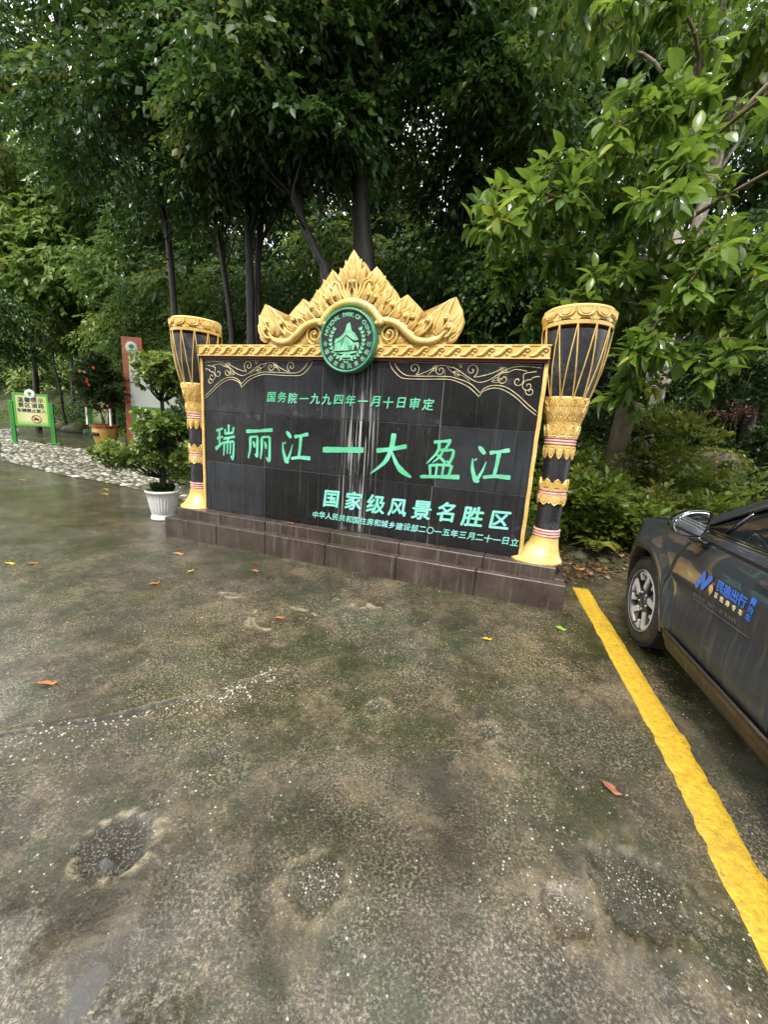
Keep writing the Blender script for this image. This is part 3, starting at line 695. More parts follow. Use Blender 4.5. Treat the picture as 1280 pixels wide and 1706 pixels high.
def addtext(mb, ch, x, z_, size, bold, y=-.004, rot=0., sx_=1., shear=0.):
    V, Fc = glyph(ch, size, bold)
    if not len(V): return
    X = V[:, 0]*sx_+V[:, 1]*shear; Z = V[:, 1]+V[:, 0]*.04*(1 if shear else 0); c_, s_ = math.cos(rot), math.sin(rot)
    mb.add(np.stack([x+X*c_-Z*s_, y-V[:, 2], z_+X*s_+Z*c_], 1), [f[::-1] if False else f for f in Fc])
# calligraphic strokes for the seven large characters: points + widths in a 100 x 100 box
def S(*p, w=(9, 7, 8)): return (p, w)
BIG = {
 '瑞': [S((8, 84), (24, 88), (40, 92), w=(9, 6, 7)), S((10, 60), (24, 63), (38, 66), w=(8, 6, 6)), S((24, 90), (22, 62), (23, 36), w=(9, 7, 8)), S((2, 26), (20, 36), (42, 50), w=(13, 9, 4)),
       S((68, 104), (68, 90), (67, 78), w=(10, 8, 7)), S((50, 90), (51, 82), (50, 74), w=(8, 7, 7)), S((48, 76), (70, 78), (92, 80), w=(8, 7, 7)), S((92, 97), (90, 88), (88, 78), w=(9, 8, 7)),
       S((42, 60), (70, 64), (98, 68), w=(9, 6, 9)), S((70, 64), (64, 56), (56, 46), w=(7, 7, 4)), S((46, 50), (45, 26), (42, 6), w=(10, 7, 5)), S((46, 48), (72, 51), (92, 53), w=(8, 6, 7)), S((92, 53), (91, 26), (86, -2), (76, 8), w=(9, 8, 10, 2)), S((62, 48), (61, 28), (60, 12), w=(7, 6, 5)), S((76, 49), (75, 30), (74, 12), w=(7, 6, 5))],
 '丽': [S((0, 90), (50, 93), (100, 98), w=(12, 8, 12)), S((16, 72), (16, 38), (8, 4), w=(10, 8, 5)), S((15, 72), (30, 74), (44, 75), w=(8, 6, 7)), S((44, 75), (43, 40), (42, 12), (33, 20), w=(9, 8, 9, 2)), S((27, 60), (31, 50), (32, 40), w=(4, 8, 6)),
       S((60, 73), (60, 38), (56, 4), w=(10, 8, 5)), S((60, 73), (75, 75), (90, 76), w=(8, 6, 7)), S((90, 76), (90, 36), (88, 0), (76, 12), w=(9, 8, 11, 2)), S((70, 60), (75, 50), (76, 38), w=(4, 8, 6))],
 '江': [S((14, 96), (22, 88), (32, 76), w=(5, 12, 9)), S((2, 62), (4, 34), (16, 2), (24, 4), w=(4, 8, 13, 9)), S((18, 2), (30, 28), (38, 56), w=(10, 6, 2)), S((8, 56), (10, 60), (14, 62), w=(4, 5, 2)),
       S((44, 80), (66, 84), (94, 90), w=(11, 7, 12)), S((68, 84), (66, 50), (62, 18), w=(11, 9, 9)), S((34, 12), (66, 17), (104, 16), w=(9, 9, 13))],
 '一': [S((-34, 50), (50, 52), (134, 54), w=(12, 10.5, 12))],
 '大': [S((6, 64), (46, 70), (92, 80), w=(13, 9, 12)), S((54, 112), (50, 76), (34, 36), (-8, 0), w=(15, 13, 11, 3)), S((50, 66), (66, 34), (84, 14), (112, -2), w=(5, 10, 15, 5))],
 '盈': [S((26, 98), (52, 101), (76, 104), w=(9, 6, 9)), S((74, 104), (66, 88), (60, 78), (78, 80), (86, 78), w=(8, 7, 7, 6, 7)), S((86, 79), (84, 62), (76, 46), (68, 52), w=(8, 8, 8, 2)), S((42, 98), (40, 74), (10, 40), w=(9, 8, 3)), S((36, 76), (54, 80), (58, 78), w=(6, 5, 6)), S((56, 80), (48, 62), (28, 44), w=(7, 7, 3)), S((38, 66), (52, 56), (66, 44), w=(4, 7, 7)),
       S((20, 38), (22, 24), (24, 10), w=(9, 7, 6)), S((20, 36), (50, 39), (82, 40), w=(8, 6, 8)), S((84, 40), (82, 26), (78, 10), w=(9, 8, 7)), S((41, 36), (41, 24), (40, 10), w=(7, 6, 6)), S((61, 37), (60, 24), (59, 10), w=(7, 6, 6)), S((-6, 4), (48, 7), (110, 10), w=(9, 8, 13))],
}
def bigchar(ch, x, z_, w_, h_, lean=0.):
    b = MB()
    for j, (pts_, ws) in enumerate(BIG[ch]):
        n = 10; P = crv(pts_, n) if len(pts_) > 2 else [tuple(np.array(pts_[0])*(1-i/n)+np.array(pts_[1])*i/n) for i in range(n+1)]
        W_ = [np.interp(i/n*(len(ws)-1), range(len(ws)), ws) for i in range(n+1)]
        V = []; y = -.0032-.00025*j
        for i, (px, pz) in enumerate(P):
            a_ = P[max(i-1, 0)]; c_ = P[min(i+1, n)]; dx, dz = c_[0]-a_[0], c_[1]-a_[1]; l_ = math.hypot(dx, dz)+1e-9
            nx_, nz_ = -dz/l_, dx/l_; hw = W_[i]*.53*(1+.06*math.sin(i*2.1+j))*(.8 if i in (0, n) else 1)
            for s_ in (1, -1):
                X = (px+nx_*hw*s_-50)/100*w_; Z = (pz+nz_*hw*s_-50)/100*h_; V += [(x+X, y, z_+Z+lean*X)]
        V2 = [(a, .001, c_) for a, _, c_ in V]; m_ = len(V)
        F = [(2*i, 2*i+1, 2*i+3, 2*i+2) for i in range(n)]+[(m_+2*i, m_+2*i+2, 2*i+2, 2*i) [::-1] for i in range(n)]+[(2*i+1, m_+2*i+1, m_+2*i+3, 2*i+3)[::-1] for i in range(n)]
        F += [(0, 1, m_+1, m_)[::-1], (2*n, 2*n+1, m_+2*n+1, m_+2*n)]
        b.add(V+V2, F)
    b.build('large_character', GRN, mon)
for ch, x, z_, w_, h_ in (('瑞', .31, 1.205, .30, .375), ('丽', .79, 1.21, .36, .36), ('江', 1.275, 1.225, .35, .355), ('一', 1.853, 1.226, .285, .50), ('大', 2.40, 1.21, .375, .38), ('盈', 2.915, 1.215, .34, .37), ('江', 3.40, 1.228, .36, .345)):
    bigchar(ch, x, z_, w_, h_, .03)
b = MB()
for i, ch in enumerate('国务院一九九四年一月十日审定'):
    addtext(b, ch, .952+(2.745-.952)*i/13, 1.748+random.uniform(-.004, .004), .118, .0022, shear=.12)
b.build('inscription', GRN, mon)
for ch, x, z_, s_ in zip('国家级风景名胜区', (1.741, 2.012, 2.27, 2.513, 2.771, 3.02, 3.289, 3.552), (.69, .70, .696, .69, .696, .712, .70, .702), (.205, .21, .215, .205, .215, .21, .215, .20)):
    b = MB(); addtext(b, ch, x, z_, s_, .0062, shear=.10); b.build('medium_character', GRN2, mon)
b = MB()
for i, ch in enumerate('中华人民共和国住房和城乡建设部二〇一五年三月二十一日立'):
    addtext(b, ch, 1.55+(3.71-1.55)*i/26, .488+.018*i/26+random.uniform(-.003, .003), .082, .0014, shear=.12)
b.build('inscription', GRN2, mon)

# corner scroll lines
def corner(s_):
    X = (lambda x: x) if s_ > 0 else (lambda x: 3.775-x)
    b = MB()
    def ln(pts_, r_=.0056, n=24): b.tube([(X(x), -.003, z_) for x, z_ in crv(pts_, n)], r_, 5, flat=.6)
    ln([(2.315, 2.137), (2.346, 2.074), (2.422, 2.004), (2.493, 1.980), (2.70, 1.980), (2.879, 1.985), (2.976, 1.975), (3.108, 1.925), (3.19, 1.864), (3.222, 1.835)])
    ln([(3.222, 1.835), (3.253, 1.885), (3.341, 1.918), (3.433, 1.905), (3.544, 1.847), (3.657, 1.756), (3.745, 1.695)])
    ln([(2.368, 2.130), (2.408, 2.070), (2.491, 2.014), (2.6, 2.006), (2.879, 2.010), (2.976, 2.0), (3.12, 1.955), (3.20, 1.895), (3.225, 1.872)])
    ln([(3.225, 1.872), (3.27, 1.918), (3.345, 1.943), (3.45, 1.93), (3.56, 1.868), (3.67, 1.78), (3.745, 1.725)])
    ln([(2.315, 2.137), (3.0, 2.132), (3.745, 2.128)], .0035)
    def sp(cx, cz, r_, a0, turns, dr=1, tail=None):
        P = []
        for i in range(26):
            t = i/25; a = a0+dr*t*turns*2*math.pi; q_ = r_*(1-t)**.9+.006; P.append((cx+q_*math.cos(a), cz+q_*math.sin(a)))
        if tail: P = crv(tail+[P[0]], 12)[:-1]+P
        b.tube([(X(x), -.003, z_) for x, z_ in P], .0056, 5, flat=.6)
    sp(2.575, 2.075, .05, -1.2, 1.3, 1, [(2.95, 2.09), (2.83, 2.11), (2.70, 2.05), (2.62, 2.02)])
    sp(2.835, 2.065, .042, 2.6, 1.2, 1, [(2.72, 2.02), (2.76, 2.07)])
    sp(3.13, 2.072, .055, -1.0, 1.35, 1, [(3.42, 2.10), (3.32, 2.05), (3.22, 2.02), (3.16, 2.01)])
    sp(3.42, 2.0, .05, 1.4, 1.3, 1, [(3.62, 2.07), (3.52, 2.085), (3.46, 2.06)])
    sp(3.55, 1.985, .045, .6, 1.1, -1, [(3.70, 2.07), (3.60, 2.05)])
    sp(3.64, 1.945, .05, 1.3, 1.3, 1, [(3.73, 2.03), (3.68, 2.02)])
    sp(3.665, 1.90, .035, 2.8, 1.1, 1)
    ln([(2.95, 2.095), (3.02, 2.06), (3.1, 2.01), (3.2, 1.965), (3.3, 1.99), (3.4, 2.06), (3.5, 2.105), (3.62, 2.11), (3.74, 2.10)])
    ln([(2.88, 2.11), (2.95, 2.05), (3.05, 2.02), (3.12, 1.975)], .003)
    for cx, cz, a, l_ in ((2.76, 2.055, 1.0, .07), (3.03, 2.09, 1.9, .08), (3.32, 1.975, .3, .09), (3.38, 2.10, -.5, .08), (3.02, 2.02, 2.6, .07)):
        u_, w_ = (math.cos(a), math.sin(a)), (-math.sin(a), math.cos(a))
        for k_ in (1, -1, 0): ln([(cx, cz), (cx+u_[0]*l_*.5+w_[0]*.022*k_, cz+u_[1]*l_*.5+w_[1]*.022*k_), (cx+u_[0]*l_, cz+u_[1]*l_)], .0032, 8)
    b.build('line_ornament', LINE, mon, smooth=True)
corner(1); corner(-1)

# medallion
MX, MZ, MR = 1.90, 2.308, .302
MG = simple('medallion_green', (.06, .25, .16), .4, var=.3, scale=15); MBK = simple('medallion_black', (.018, .02, .02), .4); MLT = simple('medallion_pale_green', (.20, .52, .33), .45, var=.3, scale=20)
b = MB(); b.lathe([(0.001, -.118), (.27, -.118), (.275, -.112), (.275, -.03), (.001, -.03)], 48, (MX, 0, MZ), axis='y'); med = b.build('medallion', MBK, mon, auto=40)
b = MB(); pr = [(.276, -.116), (.278, -.130), (.286, -.136), (.296, -.135), (.302, -.125), (.302, -.03)]; b.lathe(pr, 64, (MX, 0, MZ), axis='y'); b.build('rim', MG, med, smooth=True)
b = MB(); T_ = 'NATIONAL PARK OF CHINA'
for i, ch in enumerate(T_):
    a = math.radians(163-(163-17)*i/(len(T_)-1))
    if ch != ' ': addtext(b, ch, MX+.240*math.cos(a), MZ+.240*math.sin(a), .058, .0012, y=-.119, rot=a-math.pi/2)
T_ = '中国国家级风景名胜区'
for i, ch in enumerate(T_):
    a = math.radians(187+(353-187)*i/(len(T_)-1)); addtext(b, ch, MX+.240*math.cos(a), MZ+.240*math.sin(a), .050, .0008, y=-.119, rot=a+math.pi/2)
b.build('lettering', MLT, med)
b = MB()
def pz(P, y=-.124): b.prism([(MX+x*.82, MZ+z_*.92) for x, z_ in P][::-1], y, -.117)
pz([(-.165, -.015), (-.15, .02), (-.12, .025), (-.075, .05), (-.03, .09), (-.01, .165), (.03, .185), (.055, .10), (.10, .075), (.13, .035), (.15, .01), (.10, -.0), (.04, .03), (-.01, .06), (-.05, .03), (-.10, .0), (-.16, -.03)])
pz([(-.165, -.035), (-.10, -.012), (-.05, .02), (-.015, .045), (.03, .02), (.09, -.02), (.15, -.015), (.16, -.05), (.15, -.09), (.13, -.06), (.11, -.035), (.09, -.095), (-.16, -.105)], -.123)
pz([(-.15, -.125), (.02, -.112), (.15, -.103), (.12, -.12), (.0, -.14)])
pz([(-.12, -.155), (-.06, -.15), (-.03, -.13), (.0, -.15), (.03, -.13), (.06, -.15), (.11, -.15), (.04, -.17), (-.05, -.17)])
b.build('mountain_relief', MLT, med)
b = MB(); b.prism([(MX+x, MZ+z_) for x, z_ in ((.01, -.02), (.02, -.045), (.05, -.045), (.055, -.03), (.06, -.07), (.04, -.09), (.02, -.075))][::-1], -.127, -.12)
b.prism([(MX+x, MZ+z_) for x, z_ in ((-.07, .0), (-.03, .028), (-.035, .01), (-.05, -.03), (-.06, -.055), (-.07, -.02))][::-1], -.127, -.12); b.build('relief_detail', MG, med)
b = MB()
for s_ in (1, -1):
    P = [(MX+s_*.178*math.cos(math.radians(a)), MZ+.178*math.sin(math.radians(a))) for a in range(-88, 50, 6)]
    b.tube([(x, -.121, z_) for x, z_ in P], .0035, 5)
    for i in range(2, len(P)-1):
        if i % 2: continue
        x, z_ = P[i]; a = math.radians(-88+6*i)
        for sd in (1, -1):
            d_ = a+math.pi/2-sd*.55; dx, dz = s_*math.cos(d_), math.sin(d_); l_ = .040; px, pz_ = -dz*.009, dx*.009
            b.prism([(x, z_), (x+dx*l_*.5+px, z_+dz*l_*.5+pz_), (x+dx*l_, z_+dz*l_), (x+dx*l_*.5-px, z_+dz*l_*.5-pz_)], -.125, -.118)
    b.tube([(MX-s_*.03, -.122, MZ-.215), (MX+s_*.03, -.122, MZ-.19)], .005, 5)
b.build('wreath', MLT, med)

# ---------------------------------------------------------------- drums
def drum(cx, fcx, seed):
    cy = .15
    d = MB()
    prof = [(.113, .60), (.112, .80), (.114, 1.05), (.122, 1.35), (.128, 1.50), (.145, 1.66), (.185, 1.86), (.215, 1.98), (.243, 2.10), (.264, 2.25), (.276, 2.40), (.280, 2.50), (.281, 2.575), (.270, 2.585), (.25, 2.583), (.03, 2.578)]
    zs = [p[1] for p in prof[:13]]; rs = [p[0] for p in prof[:13]]
    R_ = lambda z_: float(np.interp(z_, zs, rs))
    d.lathe([(p[0], p[1]) for p in prof[:11]], 48, (cx, cy, 0)); dr = d.build('drum_pillar', BLK, mon, smooth=True)
    # head and collars
    b = MB(); b.lathe([(.279, 2.475), (.284, 2.48), (.284, 2.572), (.272, 2.586), (.25, 2.583), (.02, 2.58)], 48, (cx, cy, 0)); b.build('drum_head', GOLD, dr, auto=35)
    b = MB(); b.lathe([(R_(2.43), 2.43), (R_(2.43)+.008, 2.434), (R_(2.46)+.009, 2.46), (R_(2.465), 2.466)], 48, (cx, cy, 0)); b.build('collar', GOLD, dr, auto=35)
    b = MB(); b.lathe([(.1865, 1.868), (.192, 1.862), (.190, 1.845), (.170, 1.75), (.1515, 1.655), (.1500, 1.64), (.1425, 1.58), (.1345, 1.505), (.131, 1.425), (.129, 1.41)], 48, (cx, cy, 0)); b.build('carved_band', GOLD, dr, smooth=True)
    # cords
    N = 12
    for k in range(N):
        for s_ in (1, -1):
            a0 = (k)*2*math.pi/N+.16+seed; a1 = a0+s_*math.pi/N*.88; P = []
            for i in range(13):
                t = i/12; z_ = 2.445-t*(2.445-1.86); a = a0+(a1-a0)*t; r_ = R_(z_)+.004; P.append((cx+r_*math.cos(a), cy+r_*math.sin(a), z_))
            b = MB(); b.tube(P, .0062, 5, cap=False); b.build('cord', GOLD, dr, smooth=True)
    for z0_, z1_, n_, r_ in ((1.84, 1.75, 12, .0045), (1.80, 1.70, 12, .0045), (1.745, 1.66, 12, .0045), (1.635, 1.70, 12, .004)):
        P = []
        for k in range(2*n_*3+1):
            a = math.pi*k/(n_*3); f = abs((k/3) % 2-1); z_ = z0_*f+z1_*(1-f); r2 = R_(z_)+.007; P.append((cx+r2*math.cos(a), cy+r2*math.sin(a), z_))
        b = MB(); b.tube(P, r_, 5, cap=False); b.build('chevron_line', GOLD, dr, smooth=True)
    def wrap(shape, n, z_, w_, h_, lift, name, phase=0., sx_=1):
        """relief pieces round the drum. shape: outline in -1..1 x 0..1"""
        for k in range(n):
            a0 = 2*math.pi*k/n+phase
            if math.sin(a0) > .45: continue            # back side is against the trees, plain
            b = MB(); V = []; m_ = len(shape)
            cxs = sum(p[0] for p in shape)/m_; czs = sum(p[1] for p in shape)/m_
            for sc_, lf in ((1, .0), (.86, 1.), (.55, .55), (.45, 1.1)):
                for (px, pz_) in shape:
                    X = cxs+(px-cxs)*sc_; Z = czs+(pz_-czs)*sc_; zz_ = z_+Z*h_; r_ = R_(zz_)+lift*lf+.0035; a = a0+X*w_*math.pi/n
                    V.append((cx+r_*math.cos(a), cy+r_*math.sin(a), zz_))
            zz_ = z_+czs*h_; r_ = R_(zz_)+lift*1.1+.003; a = a0+cxs*w_*math.pi/n; V.append((cx+r_*math.cos(a), cy+r_*math.sin(a), zz_))
            F = []
            for L_ in range(3):
                for i in range(m_): F.append((L_*m_+i, L_*m_+(i+1) % m_, (L_+1)*m_+(i+1) % m_, (L_+1)*m_+i))
            F += [(3*m_+i, 3*m_+(i+1) % m_, 4*m_) for i in range(m_)]
            b.add(V, F); b.build(name, GOLD, dr)
    scal = [(-1, 1), (-1, .45), (-.8, .2), (-.4, .04), (0, 0), (.4, .04), (.8, .2), (1, .45), (1, 1)]
    pet_d = [(-.9, 1), (-.95, .5), (-.6, .2), (0, 0), (.6, .2), (.95, .5), (.9, 1)]
    pet_u = [(x, 1-z_) for x, z_ in pet_d][::-1]
    dia = [(0, 0), (.95, .5), (0, 1), (-.95, .5)]
    wrap(scal, 12, 2.487, .98, .085, .016, 'scallop_plate', .1)
    wrap([(x, z_) for x, z_ in scal], 12, 2.462, .6, .035, .006, 'small_scallop', .1+math.pi/12)
    wrap(dia, 12, 1.655, .96, .17, .013, 'lozenge', .0); wrap(dia, 12, 1.69, .5, .15, .010, 'lozenge', math.pi/12)
    wrap(pet_u, 12, 1.765, .9, .09, .010, 'petal', math.pi/12)
    wrap(pet_u, 12, 1.515, .9, .115, .014, 'petal'); wrap(pet_d, 12, 1.315, .95, .13, .012, 'petal')
    wrap(pet_u, 8, 1.03, 1., .115, .014, 'petal', .2); wrap(pet_d, 8, .885, 1., .12, .014, 'petal', .2); wrap(pet_u, 8, 1.02, .9, .085, .009, 'petal', .2+math.pi/8); wrap(pet_d, 8, .905, .9, .085, .009, 'petal', .2+math.pi/8)
    for zc, mats in ((1.487, (PINK, PINK, PINK)), (1.005, (PINK, PINK, PINK)), (.62, (PINK, PINK, PINK))):
        for j, m_ in enumerate(mats):
            z_ = zc-.026+j*.026; r_ = R_(z_)+.008
            b = MB(); b.lathe([(r_-.014, z_-.012), (r_+.001, z_-.0115), (r_+.005, z_-.004), (r_+.005, z_+.003), (r_+.001, z_+.0105), (r_-.014, z_+.012)], 40, (cx, cy, 0)); b.build('ring', m_, dr, smooth=True)
        b = MB()
        for j in (0, 1):
            z_ = zc-.013+j*.026; r_ = R_(z_)+.006; b.lathe([(r_-.01, z_-.006), (r_+.001, z_), (r_-.01, z_+.006)], 40, (cx, cy, 0))
        b.build('ring_groove', RED, dr)
    if seed == 0:
        pass
    # flared foot
    b = MB(); fx = (fcx-cx)
    pf = [(.118, .60), (.122, .565), (.135, .51), (.160, .455), (.195, .40), (.235, .372), (.247, .362), (.245, .352)]
    V = []; n = 60
    for (r_, z_) in pf:
        f_ = max(0, (r_-.118)/.125)
        for k in range(n):
            a = 2*math.pi*k/n; gv = 1-(.028 if k % 5 == 0 else 0)*min(1, f_*3+.2); wb = 1+.02*f_*math.sin(a*3+seed*9)
            V.append((cx+fx*f_+r_*gv*wb*math.cos(a), cy-.03*f_+r_*gv*wb*math.sin(a), z_))
    m_ = len(pf); F = [(i*n+k, (i+1)*n+k, (i+1)*n+(k+1) % n, i*n+(k+1) % n) for i in range(m_-1) for k in range(n)]
    b.add(V, F); b.build('flared_foot', GOLD, dr, smooth=True)
    return dr
dl = drum(-.22, -.19, .0); dr_ = drum(3.985, 3.915, .3)
dl['label'] = 'left drum pillar, paler and seen from its side'; dr_['label'] = 'right drum pillar beside the car'

# ================================================================ CAR (local: X forward, Y towards its left side, origin on the ground by the front left wheel)
car = thing('parked_car', 'dark grey hatchback with muddy flanks and blue lettering on its door', 'car', (1.96, 2.80, 0), math.radians(77))
q = NT('dark_grey_paint'); v = q.pos(); x = q.sep(v)
c = q.mix(q.rng(x[2], .42, .22, 0, .7), (.040, .047, .058), (.056, .048, .036))                 # mud thrown up from the road, thicker low down
st_ = q.noise(q.pos((26, 26, 1.6)), 1, 5, .6)
mm = q.math('MULTIPLY', q.rng(st_, .50, .72, 0, .7), q.rng(x[2], .86, .70)); c = q.mix(mm, c, (.15, .14, .12))
sd = q.rng(q.math('ABSOLUTE', q.math('SUBTRACT', x[2], q.math('ADD', .70, q.math('MULTIPLY', q.noise(q.pos((2.2, 1, 1)), 1, 3), .12)))), .0, .05, .30, 0)
c = q.mix(q.math('MULTIPLY', sd, .35), c, (.16, .11, .06))
c = q.mix(q.rng(q.noise(v, 90, 4, .8), .58, .70, 0, .5), c, (.13, .12, .11))
q.set('Base Color', c); q.set('Metallic', .35); q.set('Roughness', q.rng(q.noise(v, 7, 6, .7), .3, .7, .26, .5))
q.set('Coat Weight', q.math('SUBTRACT', .85, q.math('MULTIPLY', mm, .9), True)); q.set('Coat Roughness', .03); q.bump(q.noise(v, 120, 3), .04, .002); PAINT = q.m
CLAD = simple('black_plastic', (.022, .022, .022), .5, scale=6, dirt=(.13, .085, .04)); MUDP = simple('muddy_sill', (.040, .030, .017), .42, scale=5, var=.6, dirt=(.10, .065, .03), bump=.4)
BLACK = simple('gloss_black', (.006, .006, .007), .12, bump=0, coat=1.); CHROME = simple('chrome', (.55, .55, .56), .15, metal=1., bump=0)
SILV = simple('machined_silver', (.58, .575, .56), .35, metal=0., var=.08, scale=20, bump=0); RIMD = simple('rim_grey', (.07, .07, .075), .35, metal=.5, var=.3, dirt=(.16, .14, .12))
TYRE = simple('rubber', (.022, .021, .020), .75, var=.4, scale=12, bump=.4, dirt=(.10, .085, .065)); CAV = simple('underbody', (.006, .006, .006), .95)
q = NT('tinted_glass'); q.set('Base Color', (.012, .014, .014)); q.set('Roughness', .04); q.set('Specular IOR Level', .45); GLASS = q.m
q = NT('mirror_glass'); q.set('Base Color', (.85, .87, .9)); q.set('Metallic', 1.); q.set('Roughness', .03); MIRR = q.m
q = NT('lamp_lens'); q.set('Base Color', (.5, .52, .55)); q.set('Roughness', .08); q.set('Coat Weight', 1.); LENS = q.m
RLENS = simple('red_lens', (.25, .01, .01), .15, coat=1., bump=0)
WX, WZ, WR, AR = .13, .335, .345, .412; RWX = WX-2.75
def ztop(s_): return float(np.interp(s_, [-3.6, -3.45, -3.2, -2.5, -1.0, -.35, 0, .3, .5, .68, .82, .92, 1.0], [.86, 1.0, 1.085, 1.075, 1.045, 1.032, 1.005, .955, .905, .85, .77, .68, .60]))
def yout(s_, z_):
    y = 0.
    if s_ > .2: y -= ((s_-.2)/.8)**2.3*.50
    if s_ < -2.9: y -= ((-2.9-s_)/.7)**2*.20
    if z_ > .80: y -= ((z_-.80)/.24)**1.8*.065
    if z_ < .46: y -= ((.46-z_)/.2)**1.5*.028
    if .52 < z_ < .80: y -= .008*math.sin(math.pi*(z_-.52)/.28)**2*(1 if s_ < -.25 else .3) if z_ < .70 else 0
    for wx_ in (WX, RWX):
        d = math.hypot(s_-wx_, z_-WZ)
        if AR-.02 < d < AR+.16: y += .026*math.sin(math.pi*min(1, max(0, (AR+.16-d)/.18))*.75)**2*(1 if z_ > .2 else .3)
    return y
def panel(name, sa, sb, z0, z1, nu, nv, mat, side=1, parent=car, cut=(), extra=0.):
    """skin between s=sa(z) and s=sb(z), z from z0(s) to z1(s); wheel openings cut round"""
    V = []; k_ = {}
    for i in range(nu+1):
        for j in range(nv+1):
            u_ = i/nu; t = j/nv; zz_ = z0+(z1(.5*(sa(.7)+sb(.7)))-z0)*t; s_ = sa(zz_)*(1-u_)+sb(zz_)*u_
            zz_ = z0+(z1(s_)-z0)*t; s_ = sa(zz_)*(1-u_)+sb(zz_)*u_
            V.append([s_, 0, zz_])
    F = [(i*(nv+1)+j, (i+1)*(nv+1)+j, (i+1)*(nv+1)+j+1, i*(nv+1)+j+1) for i in range(nu) for j in range(nv)]
    for wx_ in cut:
        ins = [math.hypot(p[0]-wx_, p[2]-WZ) < AR for p in V]
        F = [f for f in F if not all(ins[a] for a in f)]
        used = set(a for f in F for a in f)
        for a in used:
            if ins[a]:
                dx, dz = V[a][0]-wx_, V[a][2]-WZ; l_ = math.hypot(dx, dz)+1e-9; V[a][0] = wx_+dx/l_*AR; V[a][2] = max(z0, WZ+dz/l_*AR)
    for p in V: p[1] = side_y(yout(p[0], p[2])+extra, side)
    # inner lip so that the skin has thickness
    if side > 0: F = [f[::-1] for f in F]
    mb = MB(); mb.add(V, F); o = mb.build(name, mat, parent, smooth=True); md = o.modifiers.new('thick', 'SOLIDIFY'); md.thickness = .012; md.offset = 1 if False else -1
    return o
W_ = 1.84
def side_y(y, side): return y if side > 0 else -W_-y
def door_edge(z_): return float(np.interp(z_, [.28, .45, .63, .71, .78, .86, .95, 1.05], [-.345, -.275, -.262, -.275, -.30, -.335, -.40, -.50]))
g = .003
for side in (1, -1):
    panel('fender', lambda z_: door_edge(z_)+g, lambda z_: .985-.10*max(0, (z_-.5))/.5, .30, ztop, 56, 30, PAINT, side, cut=(WX,))
    panel('door', lambda z_: -1.335+.02*(z_-.6), lambda z_: door_edge(z_)-g, .335, ztop, 40, 30, PAINT, side)
    dd_ = panel('door', lambda z_: -2.22+.06*(z_-.6) if z_ > .62 else -2.22+(.62-z_)*.62, lambda z_: -1.341+.02*(z_-.6), .335, ztop, 40, 30, PAINT, side)
    panel('rear_quarter', lambda z_: -3.52-.06*math.sin((z_-.3)*3), lambda z_: -2.226+.06*(z_-.6) if z_ > .62 else -2.226+(.62-z_)*.62, .30, ztop, 56, 30, PAINT, side, cut=(RWX,))
    # sill cladding
    mb = MB(); V = []; pr = [(.345, .004), (.325, .012), (.295, .006), (.262, -.012), (.235, -.018), (.205, -.03), (.185, -.055), (.19, -.09)]
    n = 30
    for i in range(n+1):
        s_ = -2.14+(-.36+2.14)*i/n
        for z_, y in pr: V.append((s_, side_y(y-.004, side), z_))
    m_ = len(pr); F = [(i*m_+j, (i+1)*m_+j, (i+1)*m_+j+1, i*m_+j+1) for i in range(n) for j in range(m_-1)]
    if side < 0: F = [f[::-1] for f in F]
    mb.add(V, F); mb.m = [0 if k % (m_-1) < 2 else 1 for k in range(len(F))]; mb.build('sill', [MUDP, CLAD], car, smooth=True)
    mb = MB(); mb.tube([(s_, side_y(.006, side), .338) for s_ in np.linspace(-2.12, -.36, 20)], .007, 6); mb.build('sill_trim', CLAD, car, smooth=True)
    # wheel-arch lining
    for wx_ in (WX, RWX):
        mb = MB(); V = []; n = 24
        for i in range(n+1):
            a = math.radians(-12+204*i/n)
            for y, r_ in ((-.006, AR-.003), (-.03, AR-.012), (-.26, AR-.01)): V.append((wx_+r_*math.cos(a), side_y(yout(wx_+r_*math.cos(a), WZ+r_*math.sin(a))*.8+y if y > -.1 else y, side), WZ+r_*math.sin(a)))
        F = [(i*3+j, (i+1)*3+j, (i+1)*3+j+1, i*3+j+1) for i in range(n) for j in range(2)]
        mb.add(V, F); mb.build('arch_liner', CLAD, car, smooth=True)
# dark inner shell behind the gaps
b = MB(); b.box(-3.35, RWX-.43, -W_+.10, -.10, .26, .84); b.box(RWX+.43, WX-.43, -W_+.035, -.035, .24, .99); b.box(WX+.43, .72, -W_+.25, -.25, .28, .80); b.box(RWX-.43, WX+.43, -W_+.30, -.30, .24, .86)
b.box(RWX+.45, WX-.45, -W_+.06, -.09, .17, .30); b.build('inner_shell', CAV, car)  # low wide box under the floor, added to deepen the dark beneath the car
# bonnet
V = []; nu, nv = 24, 22; ss = np.linspace(-.16, .965, nu+1)
for s_ in ss:
    yt = yout(s_, ztop(s_))
    for j in range(nv+1):
        t = j/nv; y = yt-.002+t*(-W_-2*yt+.004); q_ = 2*t-1
        V.append((s_+ .10*(1-abs(q_)**3)*max(0, (s_-.2)/.8)-.10*(abs(q_)**2-.0)*(0)+(-.0), y, ztop(s_)+.002+.075*(1-abs(q_)**2.6)*min(1, (1.02-s_)/.4+.2)))
F = [(i*(nv+1)+j, i*(nv+1)+j+1, (i+1)*(nv+1)+j+1, (i+1)*(nv+1)+j)[::-1] for i in range(nu) for j in range(nv)]
b = MB(); b.add(V, F); b.build('bonnet', PAINT, car, smooth=True)
